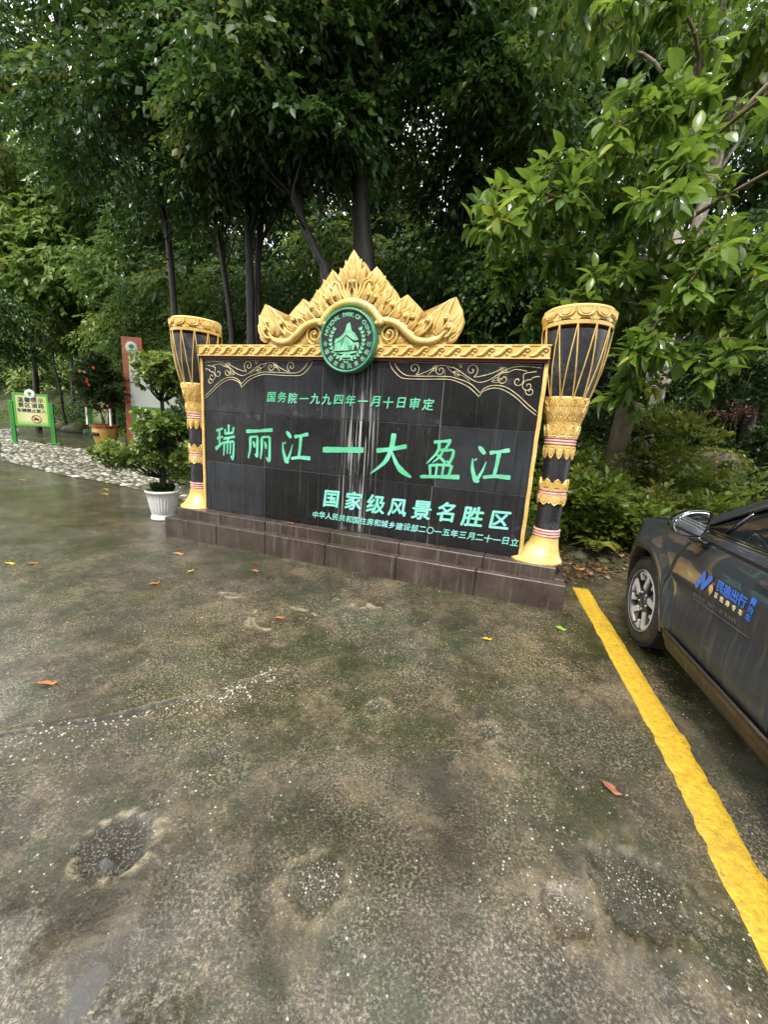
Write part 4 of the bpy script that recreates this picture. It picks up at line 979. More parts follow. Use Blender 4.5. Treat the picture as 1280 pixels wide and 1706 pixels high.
# front and rear bumpers as lofts across the car
def bumper(name, s0, sgn, zs, bulge, mat, z_end):
    V = []; n = 30
    for z_, bs in zs:
        for j in range(n+1):
            t = j/n; q_ = 2*t-1; yy = -W_/2+q_*(W_/2-.0); ed = abs(q_)**3.2
            s_ = s0+sgn*(bs-bulge*ed); yy = -W_/2+q_*(W_/2+yout(s0-.12 if sgn > 0 else s0+.12, .6)-.0)
            V.append((s_, yy, z_))
    m_ = n+1; F = [(i*m_+j, i*m_+j+1, (i+1)*m_+j+1, (i+1)*m_+j) for i in range(len(zs)-1) for j in range(n)]
    if sgn < 0: F = [f[::-1] for f in F]
    b = MB(); b.add(V, F); return b.build(name, mat, car, smooth=True)
bumper('front_bumper', .955, 1, [(.22, .0), (.30, .07), (.45, .10), (.58, .10), (.64, .07), (.70, .03)], .16, PAINT, 0)
bumper('rear_bumper', -3.50, -1, [(.28, .0), (.36, .05), (.55, .08), (.70, .05), (.86, .02), (1.0, -.06), (1.06, -.16)], .12, PAINT, 0)
b = MB(); b.box(1.02, 1.06, -W_/2-.45, -W_/2+.45, .30, .42, .01); b.build('grille', CLAD, car)
for y in (-.42, -W_+.42):
    b = MB(); b.ball((.80, y-.0 if y > -1 else y, .66), .1, 14, 8, (1.2, 1.3, .5)); b.build('headlight', LENS, car, smooth=True)
    b = MB(); b.ball((-3.47, y, .90), .1, 14, 8, (.8, 1.8, .6)); b.build('tail_light', RLENS, car, smooth=True)
# greenhouse
E_ = [(-.13, -.19, 1.035), (-.50, -.245, 1.225), (-.92, -.30, 1.405), (-1.35, -.335, 1.50), (-1.75, -.345, 1.525), (-2.25, -.335, 1.49), (-2.7, -.30, 1.37), (-3.18, -.23, 1.13)]
U_ = [(-.40, -.082, 1.045), (-.62, -.135, 1.165), (-.95, -.20, 1.315), (-1.35, -.255, 1.405), (-1.75, -.27, 1.425), (-2.25, -.26, 1.40), (-2.65, -.215, 1.28), (-2.95, -.10, 1.10)]
E_, U_ = crv(E_, 40), crv(U_, 40)
for side in (1, -1):
    Y = lambda y: side_y(y, side)
    V = []; 
    for e_, u_ in zip(E_, U_):
        for k in range(7):
            t = k/6; V.append((e_[0]*(1-t)+u_[0]*t, Y(e_[1]*(1-t)+u_[1]*t+.022*math.sin(math.pi*t)), e_[2]*(1-t)+u_[2]*t+.012*math.sin(math.pi*t)))
    F = [(i*7+j, i*7+j+1, (i+1)*7+j+1, (i+1)*7+j) for i in range(40) for j in range(6)]
    if side > 0: F = [f[::-1] for f in F]
    b = MB(); b.add(V, F); b.build('roof_rail', PAINT, car, smooth=True)
    V = []
    for u_ in U_:
        for k in range(6):
            t = k/5; zb = ztop(u_[0])+.006; V.append((u_[0], Y((u_[1]-.014)*(1-t)+(-.088)*t+.012*math.sin(math.pi*t)), u_[2]*(1-t)+zb*t))
    F = [(i*6+j, i*6+j+1, (i+1)*6+j+1, (i+1)*6+j) for i in range(40) for j in range(5)]
    if side > 0: F = [f[::-1] for f in F]
    b = MB(); b.add(V, F); b.build('side_window', GLASS, car, smooth=True)
    b = MB(); b.tube([(p[0], Y(p[1]+.004), p[2]) for p in U_], .009, 6); b.build('window_seal', BLACK, car, smooth=True)
    for s_, lean in ((-.61, -.07), (-1.36, -.06), (-2.3, .12)):
        k = min(range(41), key=lambda i: abs(U_[i][0]-(s_+lean))); u_ = U_[k]
        b = MB(); b.tube([(s_, Y(-.078), ztop(s_)+.005), ((s_+u_[0])/2, Y((-.078+u_[1])/2+.004), (ztop(s_)+u_[2])/2), (u_[0], Y(u_[1]-.006), u_[2])], .010 if s_ > -1 else .03, 6, flat=1.0); b.build('window_pillar', BLACK, car, smooth=True)
    b = MB(); b.tube([(s_, Y(yout(s_, ztop(s_))-.006), ztop(s_)+.008) for s_ in np.linspace(-2.95, -.44, 30)], [.012]*29+[.006], 6, flat=.7); b.build('belt_trim', CHROME if False else BLACK, car, smooth=True)
    b = MB(); b.tube([(s_, Y(yout(s_, ztop(s_))+.004), ztop(s_)-.004) for s_ in np.linspace(-2.9, -.50, 30)], .0045, 6); b.build('belt_chrome', CHROME, car, smooth=True)
b = MB(); V = []
for e_ in E_:
    for k in range(13):
        t = k/12; q_ = 2*t-1; V.append((e_[0]+(.12*(1-q_*q_) if e_[0] > -1.3 else -.06*(1-q_*q_) if e_[0] < -2.4 else 0), e_[1]+(-W_-2*e_[1])*t, e_[2]+.045*(1-q_*q_)))
F = [(i*13+j, (i+1)*13+j, (i+1)*13+j+1, i*13+j+1) for i in range(40) for j in range(12)]
b.add(V, [f for k, f in enumerate(F) if 14*12 <= k < 29*12]); b.build('roof', PAINT, car, smooth=True)
b = MB(); b.add(V, [f for k, f in enumerate(F) if k < 14*12]); b.build('windscreen', GLASS, car, smooth=True)
b = MB(); b.add(V, [f for k, f in enumerate(F) if k >= 29*12]); b.build('rear_window', GLASS, car, smooth=True)
# wheels
def wheel(wx_, side):
    cy = side_y(-.03, side); sg = 1 if side > 0 else -1
    t = MB(); pr = [(.232, -.215), (.31, -.21), (.330, -.19), (.335, -.15), (.335, -.06), (.330, -.02), (.314, .002), (.29, .008), (.255, .004), (.236, -.004)]
    t.lathe([(r_, y*sg) for r_, y in (pr if side > 0 else pr)], 48, (wx_, cy, WZ), axis='y')
    ty = t.build('wheel', TYRE, car, smooth=True)
    t = MB()
    for k in range(48):
        a = 2*math.pi*k/48; c_, s_ = math.cos(a), math.sin(a)
        for y0, y1 in ((-.20, -.145), (-.14, -.075), (-.07, -.012)):
            yy0, yy1 = sorted((cy+y0*sg, cy+y1*sg)); a2 = a+.05; V = []
            for aa in (a-.045, a+.045):
                for r_ in (.330, .3405):
                    for y in (yy0, yy1): V.append((wx_+r_*math.cos(aa), y, WZ+r_*math.sin(aa)))
            t.add(V, [(0, 1, 3, 2), (4, 6, 7, 5), (2, 3, 7, 6), (0, 2, 6, 4), (1, 5, 7, 3)])
    t.build('tread_block', TYRE, ty, kind='stuff')
    r = MB(); r.lathe([(.236, .000*sg), (.230, .006*sg), (.222, -.004*sg), (.215, -.05*sg), (.21, -.17*sg), (.05, -.175*sg), (.001, -.175*sg)], 40, (wx_, cy, WZ), axis='y'); r.build('rim', RIMD, ty, smooth=True)
    r = MB(); r.lathe([(.228, .001*sg), (.2325, .008*sg), (.236, .001*sg)], 48, (wx_, cy, WZ), axis='y'); r.build('rim_edge', SILV, ty, smooth=True)
    r = MB(); r.lathe([(.175, -.12*sg), (.175, -.10*sg), (.001, -.10*sg)], 32, (wx_, cy, WZ), axis='y'); r.build('brake_disc', RIMD, ty)
    def pc(mb, pts_, y0, y1):
        P = [(wx_+x, WZ+z_) for x, z_ in pts_]; yy0, yy1 = cy+y0*sg, cy+y1*sg
        n = len(P); V = [(x, yy1, z_) for x, z_ in P]+[(x, yy0, z_) for x, z_ in P]
        mb.add(V, [tuple(range(n))]+[(i, (i+1) % n, n+(i+1) % n, n+i) for i in range(n)])
    for k in range(5):
        a = 2*math.pi*k/5+.25
        rt = lambda x, y: (x*math.cos(a)-y*math.sin(a), x*math.sin(a)+y*math.cos(a))
        m_ = MB(); pc(m_, [rt(.03, -.035), rt(.12, -.032), (rt(.215, -.07)), rt(.225, -.02), rt(.222, .05), rt(.15, .055), rt(.09, .045), rt(.03, .035)], -.09, -.018); m_.build('spoke', RIMD, ty)
        m_ = MB(); pc(m_, [rt(.085, .018), rt(.20, .072), rt(.228, .035), rt(.231, -.045), rt(.200, -.052), rt(.198, -.004), rt(.190, .022), rt(.10, -.022)], -.02, -.006); m_.build('spoke_face', SILV, ty)
        m_ = MB(); pc(m_, [rt(.135, -.088), rt(.185, -.128), rt(.214, -.085), rt(.205, -.068), rt(.190, -.078), rt(.183, -.095), rt(.145, -.070)], -.035, -.010); m_.build('spoke_tip', SILV, ty)
    m_ = MB(); m_.lathe([(.048, -.03*sg), (.046, -.008*sg), (.03, -.003*sg), (.001, -.003*sg)], 24, (wx_, cy, WZ), axis='y'); m_.build('hub_cap', RIMD, ty, smooth=True)
    for k in range(5):
        a = 2*math.pi*k/5+.9; m_ = MB(); m_.ball((wx_+.066*math.cos(a), cy-.014*sg, WZ+.066*math.sin(a)), .010, 6, 4); m_.build('wheel_nut', SILV, ty, smooth=True)
for wx_ in (WX, RWX):
    for side in (1, -1): wheel(wx_, side)
# door mirror
mr = MB(); oc = crv([(.182, 1.053), (.178, 1.092), (.149, 1.127), (.095, 1.156), (.03, 1.162), (.000, 1.150), (.002, 1.10), (.012, 1.04), (.035, 1.008), (.075, 1.004), (.125, 1.010), (.165, 1.028), (.182, 1.053)], 36)[:-1]
cyz = (.085, 1.082); V = []; n = len(oc)
for s_, f in ((-.60, .955), (-.606, 1.0), (-.57, 1.03), (-.53, .97), (-.49, .78), (-.465, .45), (-.458, .05)):
    for y, z_ in oc: V.append((s_, cyz[0]+(y-cyz[0])*f, cyz[1]+(z_-cyz[1])*f))
F = [(i*n+k, i*n+(k+1) % n, (i+1)*n+(k+1) % n, (i+1)*n+k) for i in range(6) for k in range(n)]
mr.add(V, F)
V = [(-.598, cyz[0]+(y-cyz[0])*.93, cyz[1]+(z_-cyz[1])*.92) for y, z_ in oc]
mo = mr.build('door_mirror', BLACK, car, smooth=True)
m2 = MB(); m2.add([(-.599, cyz[0]+(y-cyz[0])*.87, cyz[1]+(z_-cyz[1])*.86) for y, z_ in oc]+[(-.595, cyz[0]+(y-cyz[0])*.97, cyz[1]+(z_-cyz[1])*.97) for y, z_ in oc], [tuple(range(n)), *[(k, n+k, n+(k+1) % n, (k+1) % n) for k in range(n)]])
m2.build('mirror_glass', MIRR, mo)
m3 = MB(); m3.tube([(-.53, .07, 1.03), (-.545, .035, .995), (-.55, -.02, .965), (-.55, -.05, .955)], [.035, .040, .042, .034], 10, flat=.7); m3.build('mirror_foot', BLACK, mo, smooth=True)
m4 = MB(); m4.box(-.47, -.462, .03, .12, 1.06, 1.07); 
# flush handle
b = MB(); b.ball((-1.145, yout(-1.145, .925)+.004, .925), .1, 14, 8, (1.0, .16, .17)); b.build('door_handle', PAINT, car, smooth=True)
b = MB(); b.ball((-2.0, yout(-2.0, .925)-.002, .925), .1, 14, 8, (1.0, .12, .16)); b.build('door_handle', PAINT, car, smooth=True)
# lettering on the door
BLU = simple('blue_vinyl', (.045, .16, .62), .4, bump=0, scale=20, dirt=(.10, .13, .25)); CRM = simple('cream_vinyl', (.72, .62, .42), .4, bump=0); ORG = simple('orange_vinyl', (.75, .42, .16), .4, bump=0); GRV = simple('grey_vinyl', (.13, .12, .115), .5, bump=0)
def dtext(mb, ch, s_, z_, size, bold, sy=1., slope=0.):
    V, Fc = glyph(ch, size, bold)
    if len(V): mb.add(np.stack([s_-V[:, 0], np.array([yout(s_, z_+b_*sy)+.0035 for b_ in V[:, 1]])+V[:, 2]*.4, z_+V[:, 1]*sy], 1), Fc)
b = MB()
for i, ch in enumerate('民途出行'): b = MB(); dtext(b, ch, -.828-i*.062, .806, .062, .0022); b.build('door_character', BLU, car)
for i, ch in enumerate('网约车'): b = MB(); dtext(b, ch, -1.085+.002*i, .832-i*.040, .038, .0012); b.build('door_character', BLU, car)
for i, ch in enumerate('百姓的专车'): b = MB(); dtext(b, ch, -.81-i*.053, .752, .030, .0008); b.build('door_character', CRM, car)
b = MB(); T_ = '服务电话：0692-8181168'
for i, ch in enumerate(T_): dtext(b, ch, -.60-(.034*i if i < 4 else .136+.0215*(i-4)), .675+.0012*i, .029 if i < 4 else .034, .0004)
b.tube([(-.59, yout(-.59, .65)+.003, .650), (-1.11, yout(-1.1, .66)+.003, .665)], .0012, 4); b.build('door_lettering', GRV, car)
b = MB()
def blob(P, r_, y=.0035):
    n = 14; 
    for (s0_, z0_), (s1_, z1_) in zip(P[:-1], P[1:]):
        dx, dz = s1_-s0_, z1_-z0_; l_ = math.hypot(dx, dz); a0 = math.atan2(dz, dx); V = []
        for k in range(n//2+1): a = a0+math.pi/2+math.pi*k/(n//2); V.append((s0_+r_*math.cos(a), yout(s0_, z0_)+y, z0_+r_*math.sin(a)))
        for k in range(n//2+1): a = a0-math.pi/2+math.pi*k/(n//2); V.append((s1_+r_*math.cos(a), yout(s1_, z1_)+y, z1_+r_*math.sin(a)))
        m_ = len(V); b.add(V, [tuple(range(m_))[::-1]]); y += .0006
blob([(-.615, .735), (-.665, .82), (-.675, .745), (-.735, .822), (-.735, .818)], .0165); b.build('door_emblem', BLU, car)
b = MB(); n = 20; V = [(-.762+.021*math.cos(2*math.pi*k/n), yout(-.76, .77)+.0075, .772+(.021*math.sin(2*math.pi*k/n) if math.sin(2*math.pi*k/n) > -.3 else -.044 if k == 15 else .021*math.sin(2*math.pi*k/n)*1.3)) for k in range(n)]
b.add(V, [tuple(range(n))[::-1]]); b.build('door_emblem', ORG, car)
b = MB(); b.add([(-.762+.008*math.cos(a), yout(-.76, .77)+.0085, .775+.008*math.sin(a)) for a in np.linspace(0, 2*math.pi, 12, endpoint=False)], [tuple(range(12))[::-1]]); b.build('door_emblem', CRM, car)

# ================================================================ VEGETATION
BARKD = simple('dark_wet_bark', (.013, .010, .008), .55, var=.6, scale=5, bump=.8, bscale=18, dirt=(.030, .034, .014))
BARKM = simple('mossy_bark', (.085, .062, .036), .7, var=.6, scale=4, bump=.9, bscale=16, dirt=(.045, .06, .012))
q = NT('pale_mottled_bark'); v = q.pos()
c = q.mix(q.rng(q.noise(q.pos((1, 1, .5)), 5, 6, .7), .42, .6), (.42, .37, .31), (.16, .10, .075)); c = q.mix(q.rng(q.noise(v, 13, 5, .7), .55, .65, 0, .8), c, (.62, .60, .55))
q.set('Base Color', c); q.set('Roughness', .7); q.bump(q.noise(v, 25, 5), .6, .02); BARKP = q.m
LF_BG = leafmat('forest_leaf', (.018, .052, .012), (.052, .112, .022), (.15, .19, .032), .26, .40)
LF_BR = leafmat('bright_forest_leaf', (.050, .115, .022), (.105, .185, .036), (.23, .28, .05), .28, .45)
LF_FAR = leafmat('sun_painted_leaf', (.09, .17, .03), (.18, .27, .055), (.34, .38, .09), .5, .35)  # paler greens: sunlight on the far slope is put into the colour
LF_BIG = leafmat('glossy_leaf', (.070, .14, .018), (.155, .25, .032), (.40, .43, .05), .24, .42, spec=.5)
LF_BON = leafmat('bonsai_leaf', (.07, .13, .022), (.19, .28, .06), (.40, .44, .12), .26, .28, spec=.45)
LF_HEDGE = leafmat('hedge_leaf', (.06, .11, .014), (.14, .19, .026), (.36, .30, .06), .40, .40)
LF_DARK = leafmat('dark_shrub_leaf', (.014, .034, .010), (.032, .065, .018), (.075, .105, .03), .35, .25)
LF_RED = leafmat('purple_leaf', (.05, .016, .018), (.085, .028, .03), (.14, .06, .05), .4, .3)

def limbs(mb, a, ends, r0_, wob=.3):
    for e in ends:
        a_, e_ = np.array(a, float), np.array(e, float); m1 = a_*.66+e_*.34+rng.normal(0, wob, 3)*.5; m2 = a_*.3+e_*.7+rng.normal(0, wob, 3)*.6
        P = crv([a_, m1, m2, e_], 9); mb.tube(P, [r0_*(1-.85*i/9) for i in range(10)], 6)
def crown_leaves(puffs, nt_, nl, tl, size, mat, kind='card', droop=.5, shell=.55, sv=.3, name='leaves', parent=None, spread=.6):
    PP, DD, RR = [], [], []
    for c_, r_ in puffs:
        P, D, tr = twigs(c_, r_, nt_, nl, tl, droop, shell, spread); PP.append(P); DD.append(D)
        pr = rng.random()*.45; RR.append(np.clip(pr+tr*.35+rng.random(len(tr))*.3, 0, 1))
    P = np.concatenate(PP); D = np.concatenate(DD); R = np.concatenate(RR)
    S_ = size*(1+sv*rng.normal(0, 1, len(P)).clip(-2, 2))
    return put(name, leafmesh(name, P, D, S_, mat, kind, rnd=R), parent, kind='stuff')
def puffset(c_, R_, n, pr, flat=.7, low=-.6):
    out = []
    for _ in range(n):
        d = rng.normal(0, 1, 3); d /= np.linalg.norm(d); d[2] = max(d[2], low); rad = (.35+.65*rng.random()**.5)
        p = np.array(c_)+d*rad*np.array(R_); s_ = pr*(.7+.6*rng.random()); out.append((p, (s_, s_, s_*flat)))
    return out
def tree(label, path, r0_, cen, R_, n, pr, mat=LF_BG, bark=BARKD, nt_=75, nl=9, tl=.8, size=.17, kind='card', droop=.6, group='forest trees', extra=(), shell=.5, low=-.6):
    x, y = path[0][:2]; zb = float(hill_z(np.array([x], float), np.array([y], float))[0])
    t = thing('tree', label, 'tree', (x, y, zb), 0, group); o_ = np.array([x, y, zb])
    path = [(path[0][0], path[0][1], zb-.25)]+list(path[1:]); P = crv(path, 22)
    mb = MB(); L_ = len(P); rad = [r0_*(1.35 if i == 0 else 1.12 if i == 1 else 1)*(1-.62*i/(L_-1))*(1+.08*math.sin(i*1.7)) for i in range(L_)]
    mb.tube([tuple(np.array(p)-o_) for p in P], rad, 10)
    pf = puffset(cen, R_, n, pr, low=low)+list(extra)
    tops = [P[int(L_*f)] for f in (.55, .7, .85, .99)]
    for k, (pc_, _) in enumerate(pf[::2]): limbs(mb, np.array(tops[k % 4])-o_, [np.array(pc_)-o_], r0_*.22)
    mb.build('trunk', bark, t, smooth=True)
    crown_leaves([(np.array(c_)-o_, r_) for c_, r_ in pf], nt_, nl, tl, size, mat, kind, droop, shell, name='crown', parent=t)
    return t
# front row, trunks where they stand behind the monument
tree('slim dark trunk leaning left, first behind the left drum', [(-6.5, 13), (-6.57, 13, 3.1), (-6.68, 13, 4.3), (-6.8, 13, 6.4), (-7.1, 13, 8.2), (-7.4, 13, 11)], .13, (-7.2, 12.6, 9.6), (2.6, 2.2, 2.9), 26, 1.0, low=-.8)
tree('thin trunk with mottled bark between the leaning tree and the twin trunks', [(-4.6, 12.5), (-4.75, 12.5, 3.2), (-4.8, 12.5, 4.13), (-5.06, 12.5, 6.0), (-5.34, 12.5, 7.5), (-5.5, 12.3, 10)], .11, (-5.3, 12.0, 9.2), (1.9, 2.0, 2.6), 20, .95, low=-.8)
tree('straight dark tree, left trunk of the close pair', [(-4.05, 12), (-4.05, 12, 3.7), (-4.1, 12, 5.9), (-4.17, 12, 7.6), (-4.3, 12, 11)], .15, (-4.0, 11.8, 10.2), (2.2, 2.0, 2.6), 22, 1.0, low=-.7)
tree('straight dark tree, right trunk of the close pair', [(-3.7, 12.4), (-3.93, 12.3, 3.8), (-3.95, 12.3, 5.8), (-3.72, 12.3, 7.6), (-3.2, 12.3, 10.5)], .13, (-3.0, 12.3, 9.0), (1.6, 1.8, 2.2), 16, .9, low=-.5)
tree('crooked dark tree leaning left above the crown ornament', [(-1.5, 10.6), (-1.73, 10.5, 4.6), (-1.96, 10.5, 5.3), (-2.33, 10.5, 6.0), (-2.65, 10.5, 6.9), (-3.1, 10.3, 8.6)], .15, (-2.9, 10.0, 8.2), (1.7, 1.6, 2.0), 18, .85, size=.16, low=-.4)
tree('thickest dark trunk behind the crown ornament', [(-.7, 11), (-.78, 11, 4.6), (-.95, 11, 5.8), (-1.1, 11, 7.6), (-.75, 11, 10.1), (-.5, 11, 13)], .31, (-.7, 10.6, 10.5), (2.6, 2.2, 3.0), 30, 1.05, low=-.75, nt_=85)
tree('bright topped tree right of the thick trunk', [(1.6, 12.5), (1.5, 12.5, 4), (1.7, 12.4, 7), (1.5, 12.3, 11)], .16, (1.7, 12.0, 10.2), (2.3, 2.0, 3.0), 26, 1.0, mat=LF_BR, low=-.8)
tree('dark leafy tree behind the drooping branch', [(3.6, 13.0), (3.5, 13, 4), (3.8, 13, 8), (3.9, 13, 10)], .17, (3.2, 12.5, 6.8), (2.3, 1.8, 3.0), 28, 1.0, low=-.9)
tree('tall open tree at the top right behind the pale trunks', [(8.2, 13.5), (8.0, 13.5, 6), (7.8, 13.4, 10), (7.5, 13, 13)], .18, (5.6, 12.6, 12.8), (3.2, 2.0, 1.8), 12, .95, mat=LF_BR, nt_=45)
tree('dark tree low at the right edge', [(9.0, 10.5), (9.0, 10.5, 3), (9.3, 10.3, 6), (9.3, 10, 8)], .17, (9.2, 10.4, 4.9), (2.2, 2.0, 2.3), 20, .9, low=-.9)
# left side
tree('dark tree hanging over the upper left corner', [(-16.5, 14.5), (-16.3, 14.5, 5), (-15.2, 14.2, 9), (-13, 13.6, 12)], .2, (-11.4, 13.0, 11.0), (2.6, 2.4, 2.2), 22, 1.05, size=.16, low=-.5)
tree('dense dark tree low at the left edge', [(-20.5, 19.0), (-20.3, 19, 3), (-20.0, 18.8, 6), (-19, 18.5, 8)], .2, (-18.2, 18.6, 4.6), (1.4, 1.7, 2.0), 15, .85, mat=LF_BG, size=.15, low=-.9)
tree('mid green bushy tree behind the red board', [(-9.2, 19.4), (-9.2, 19.4, 3), (-9.0, 19.3, 5), (-8.8, 19.2, 7)], .14, (-9.8, 19.6, 5.2), (2.2, 1.3, 2.6), 24, .95, mat=LF_BR, size=.16, low=-.95)
tree('slender bent tree on the mossy bank', [(-18.9, 24.2), (-19.11, 24, 1.0), (-19.17, 24, 2.4), (-19.4, 24, 3.9), (-19.2, 24, 6)], .09, (-18.9, 24.3, 6.6), (2.4, 2.0, 2.2), 18, 1.1, mat=LF_BR, size=.2, low=-.9)
# second row fills the depth of the wood
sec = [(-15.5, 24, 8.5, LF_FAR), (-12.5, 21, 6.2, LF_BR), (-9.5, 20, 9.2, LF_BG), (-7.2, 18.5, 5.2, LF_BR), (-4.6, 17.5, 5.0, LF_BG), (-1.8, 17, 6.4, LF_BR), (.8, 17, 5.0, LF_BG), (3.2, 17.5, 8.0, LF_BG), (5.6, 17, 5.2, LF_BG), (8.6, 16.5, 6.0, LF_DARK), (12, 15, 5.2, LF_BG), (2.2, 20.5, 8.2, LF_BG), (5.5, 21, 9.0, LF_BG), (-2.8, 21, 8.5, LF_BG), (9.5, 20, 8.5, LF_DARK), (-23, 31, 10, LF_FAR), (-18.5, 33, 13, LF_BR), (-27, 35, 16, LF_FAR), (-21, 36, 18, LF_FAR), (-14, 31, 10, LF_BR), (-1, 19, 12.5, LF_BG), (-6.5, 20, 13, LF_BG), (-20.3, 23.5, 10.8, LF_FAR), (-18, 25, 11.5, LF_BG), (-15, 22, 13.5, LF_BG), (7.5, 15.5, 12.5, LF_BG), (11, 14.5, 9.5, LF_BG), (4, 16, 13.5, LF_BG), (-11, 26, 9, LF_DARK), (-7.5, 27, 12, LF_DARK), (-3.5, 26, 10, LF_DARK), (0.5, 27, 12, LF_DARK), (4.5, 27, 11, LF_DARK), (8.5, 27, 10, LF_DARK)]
names_ = ['far left behind the signs', 'behind the golden pot', 'above the red board', 'behind the leaning tree', 'behind the twin trunks', 'left of the thick trunk and deeper in', 'behind the right half of the crown ornament', 'high behind the bright topped tree', 'behind the right drum', 'behind the pale trunks', 'at the far right edge', 'deep behind the bright topped tree', 'deep behind the right drum', 'deep behind the thick trunk', 'deep behind the pale trunks', 'painted sunlit on the slope above the green sign', 'on the slope left of the red board', 'painted sunlit, high at the left edge', 'painted sunlit, highest on the slope', 'behind the red board', 'rising above the thick trunk', 'rising above the twin trunks', 'tall at the upper left edge', 'filling the gap at the upper left', 'high behind the leaning tree', 'high behind the pale trunks', 'high at the upper right edge', 'high between the bright topped tree and the pale trunks', 'deepest above the golden pot', 'deepest above the left drum', 'deepest left of the crown ornament', 'deepest behind the crown ornament', 'deepest right of the crown ornament', 'deepest behind the right drum']
for (x, y, zc, m_), nm in zip(sec, names_):
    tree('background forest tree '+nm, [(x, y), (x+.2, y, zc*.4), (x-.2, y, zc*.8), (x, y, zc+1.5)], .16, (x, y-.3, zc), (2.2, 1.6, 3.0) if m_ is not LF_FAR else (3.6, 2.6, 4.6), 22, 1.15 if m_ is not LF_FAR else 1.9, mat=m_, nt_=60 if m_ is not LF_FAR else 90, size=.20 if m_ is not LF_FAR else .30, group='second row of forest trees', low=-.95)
# pale trunks at the right
for (x, y, zc, m_), nm in zip([(-5.2, 17.6, 4.4, LF_BR), (-5.9, 15.2, 4.0, LF_BG), (-2.9, 14.2, 4.9, LF_BG), (.3, 14.4, 5.2, LF_BG), (2.4, 11.2, 4.3, LF_BG), (4.6, 11.5, 5.0, LF_DARK), (-11.8, 18.8, 4.0, LF_BR)], ['deep between the leaning trunk and the thin trunk', 'between the leaning trunk and the twin trunks', 'between the twin trunks and the crooked tree', 'right of the thick trunk', 'behind the right arm of the crown ornament', 'behind the right drum under the pale trunks', 'behind the golden pot']):
    tree('young tree '+nm, [(x, y), (x+.1, y, zc*.5), (x-.1, y, zc), (x, y, zc+1.2)], .05, (x, y-.2, zc), (1.3, 1.0, 1.9), 11, .75, mat=m_, nt_=42, size=.14, group='young trees under the canopy', low=-.95)
FP = [((4.3, 9.2), 7.6), ((6.2, 8.6), 9.2)]
tree('pale mottled trunk rising to the top edge at the right', [(5.45, 9.0), (5.39, 9, 4.6), (5.32, 9, 5.82), (5.19, 9, 7.23), (5.24, 9, 8.27), (5.3, 9, 9.4), (5.5, 9, 12)], .20, (4.2, 8.8, 9.4), (2.4, 1.6, 1.5), 13, .75, mat=LF_BR, bark=BARKP, size=.24, kind='mid', nt_=18, nl=8, tl=.7, group='pale barked trees', droop=.8, low=-.5)
tree('pale mottled trunk leaning right beside its taller twin', [(5.55, 8.9), (5.62, 9, 4.4), (5.73, 9, 5.31), (5.8, 9, 6.06), (5.95, 9, 7.46), (6.25, 9, 8.3), (6.8, 9, 10)], .17, (6.6, 8.6, 8.9), (1.6, 1.4, 1.3), 8, .7, mat=LF_BIG, bark=BARKP, size=.24, kind='mid', nt_=30, nl=8, tl=.7, group='pale barked trees', droop=.8, low=-.5)

# ---------------------------------------------------------------- near tree with large glossy leaves over the right drum
zb = float(hill_z(np.array([3.8]), np.array([7.0]))[0]); G0 = np.array([3.8, 7.0, zb])
gt = thing('tree', 'mossy leaning tree with large glossy drooping leaves beside the right drum', 'tree', tuple(G0))
mb = MB(); P = crv([(3.75, 7.0, zb-.2), (3.81, 7, .3), (3.89, 7, 1.49), (3.95, 6.95, 2.5), (3.9, 6.8, 3.8), (3.7, 6.6, 5.2)], 20)
mb.tube([tuple(np.array(p)-G0) for p in P], [.20*(1-.5*i/20)*(1+.06*math.sin(i*2.1)) for i in range(21)], 12); mb.build('trunk', BARKM, gt, smooth=True)
twP, twD, twR = [], [], []
# branch: polyline of points (x,y,z); leaves in whorls near ends and along
br = MB()
def bigbranch(pts_, r_, nw, spread, dens=9, size=.2):
    Pb = crv(pts_, 16); br.tube([tuple(np.array(p)-G0) for p in Pb], [r_*(1-.8*i/16)+.003 for i in range(17)], 6)
    for k in range(nw):
        t = .18+.82*k/(nw-1) if nw > 1 else 1; i = min(15, int(t*16)); p = np.array(Pb[i])*(1-(t*16-i))+np.array(Pb[min(16, i+1)])*(t*16-i)
        d = np.array(Pb[min(16, i+1)])-np.array(Pb[max(0, i-1)]); d /= np.linalg.norm(d)
        for _ in range(3):
            e = p+nrm((d*.5+rng.normal(0, .8, 3)+np.array([0, 0, -.15]))[None])[0]*spread*(.4+.8*rng.random())
            br.tube([tuple(p-G0), tuple((p+e)/2+np.array([0, 0, .05])-G0), tuple(e-G0)], [.007, .005, .003], 4, cap=False)
            td = nrm((e-p)[None])[0]; a0 = rng.random()*6.28; s1 = np.cross(td, [0, 0, 1.]); s1 /= np.linalg.norm(s1)+1e-6; s2 = np.cross(s1, td)
            tr = np.clip(rng.random()*.72+(.25 if rng.random() < .12 else 0), 0, 1)
            for m in range(dens):
                a = a0+m*2.4; q_ = e-td*.03*m*(.6+rng.random()*.6); dd = td*(.35+.06*m)*.9+(s1*math.cos(a)+s2*math.sin(a))*.85+np.array([0, 0, -.30])
                twP.append(q_); twD.append(dd); twR.append(np.clip(tr+rng.normal(0, .10)+(-.02*m), 0, 1))
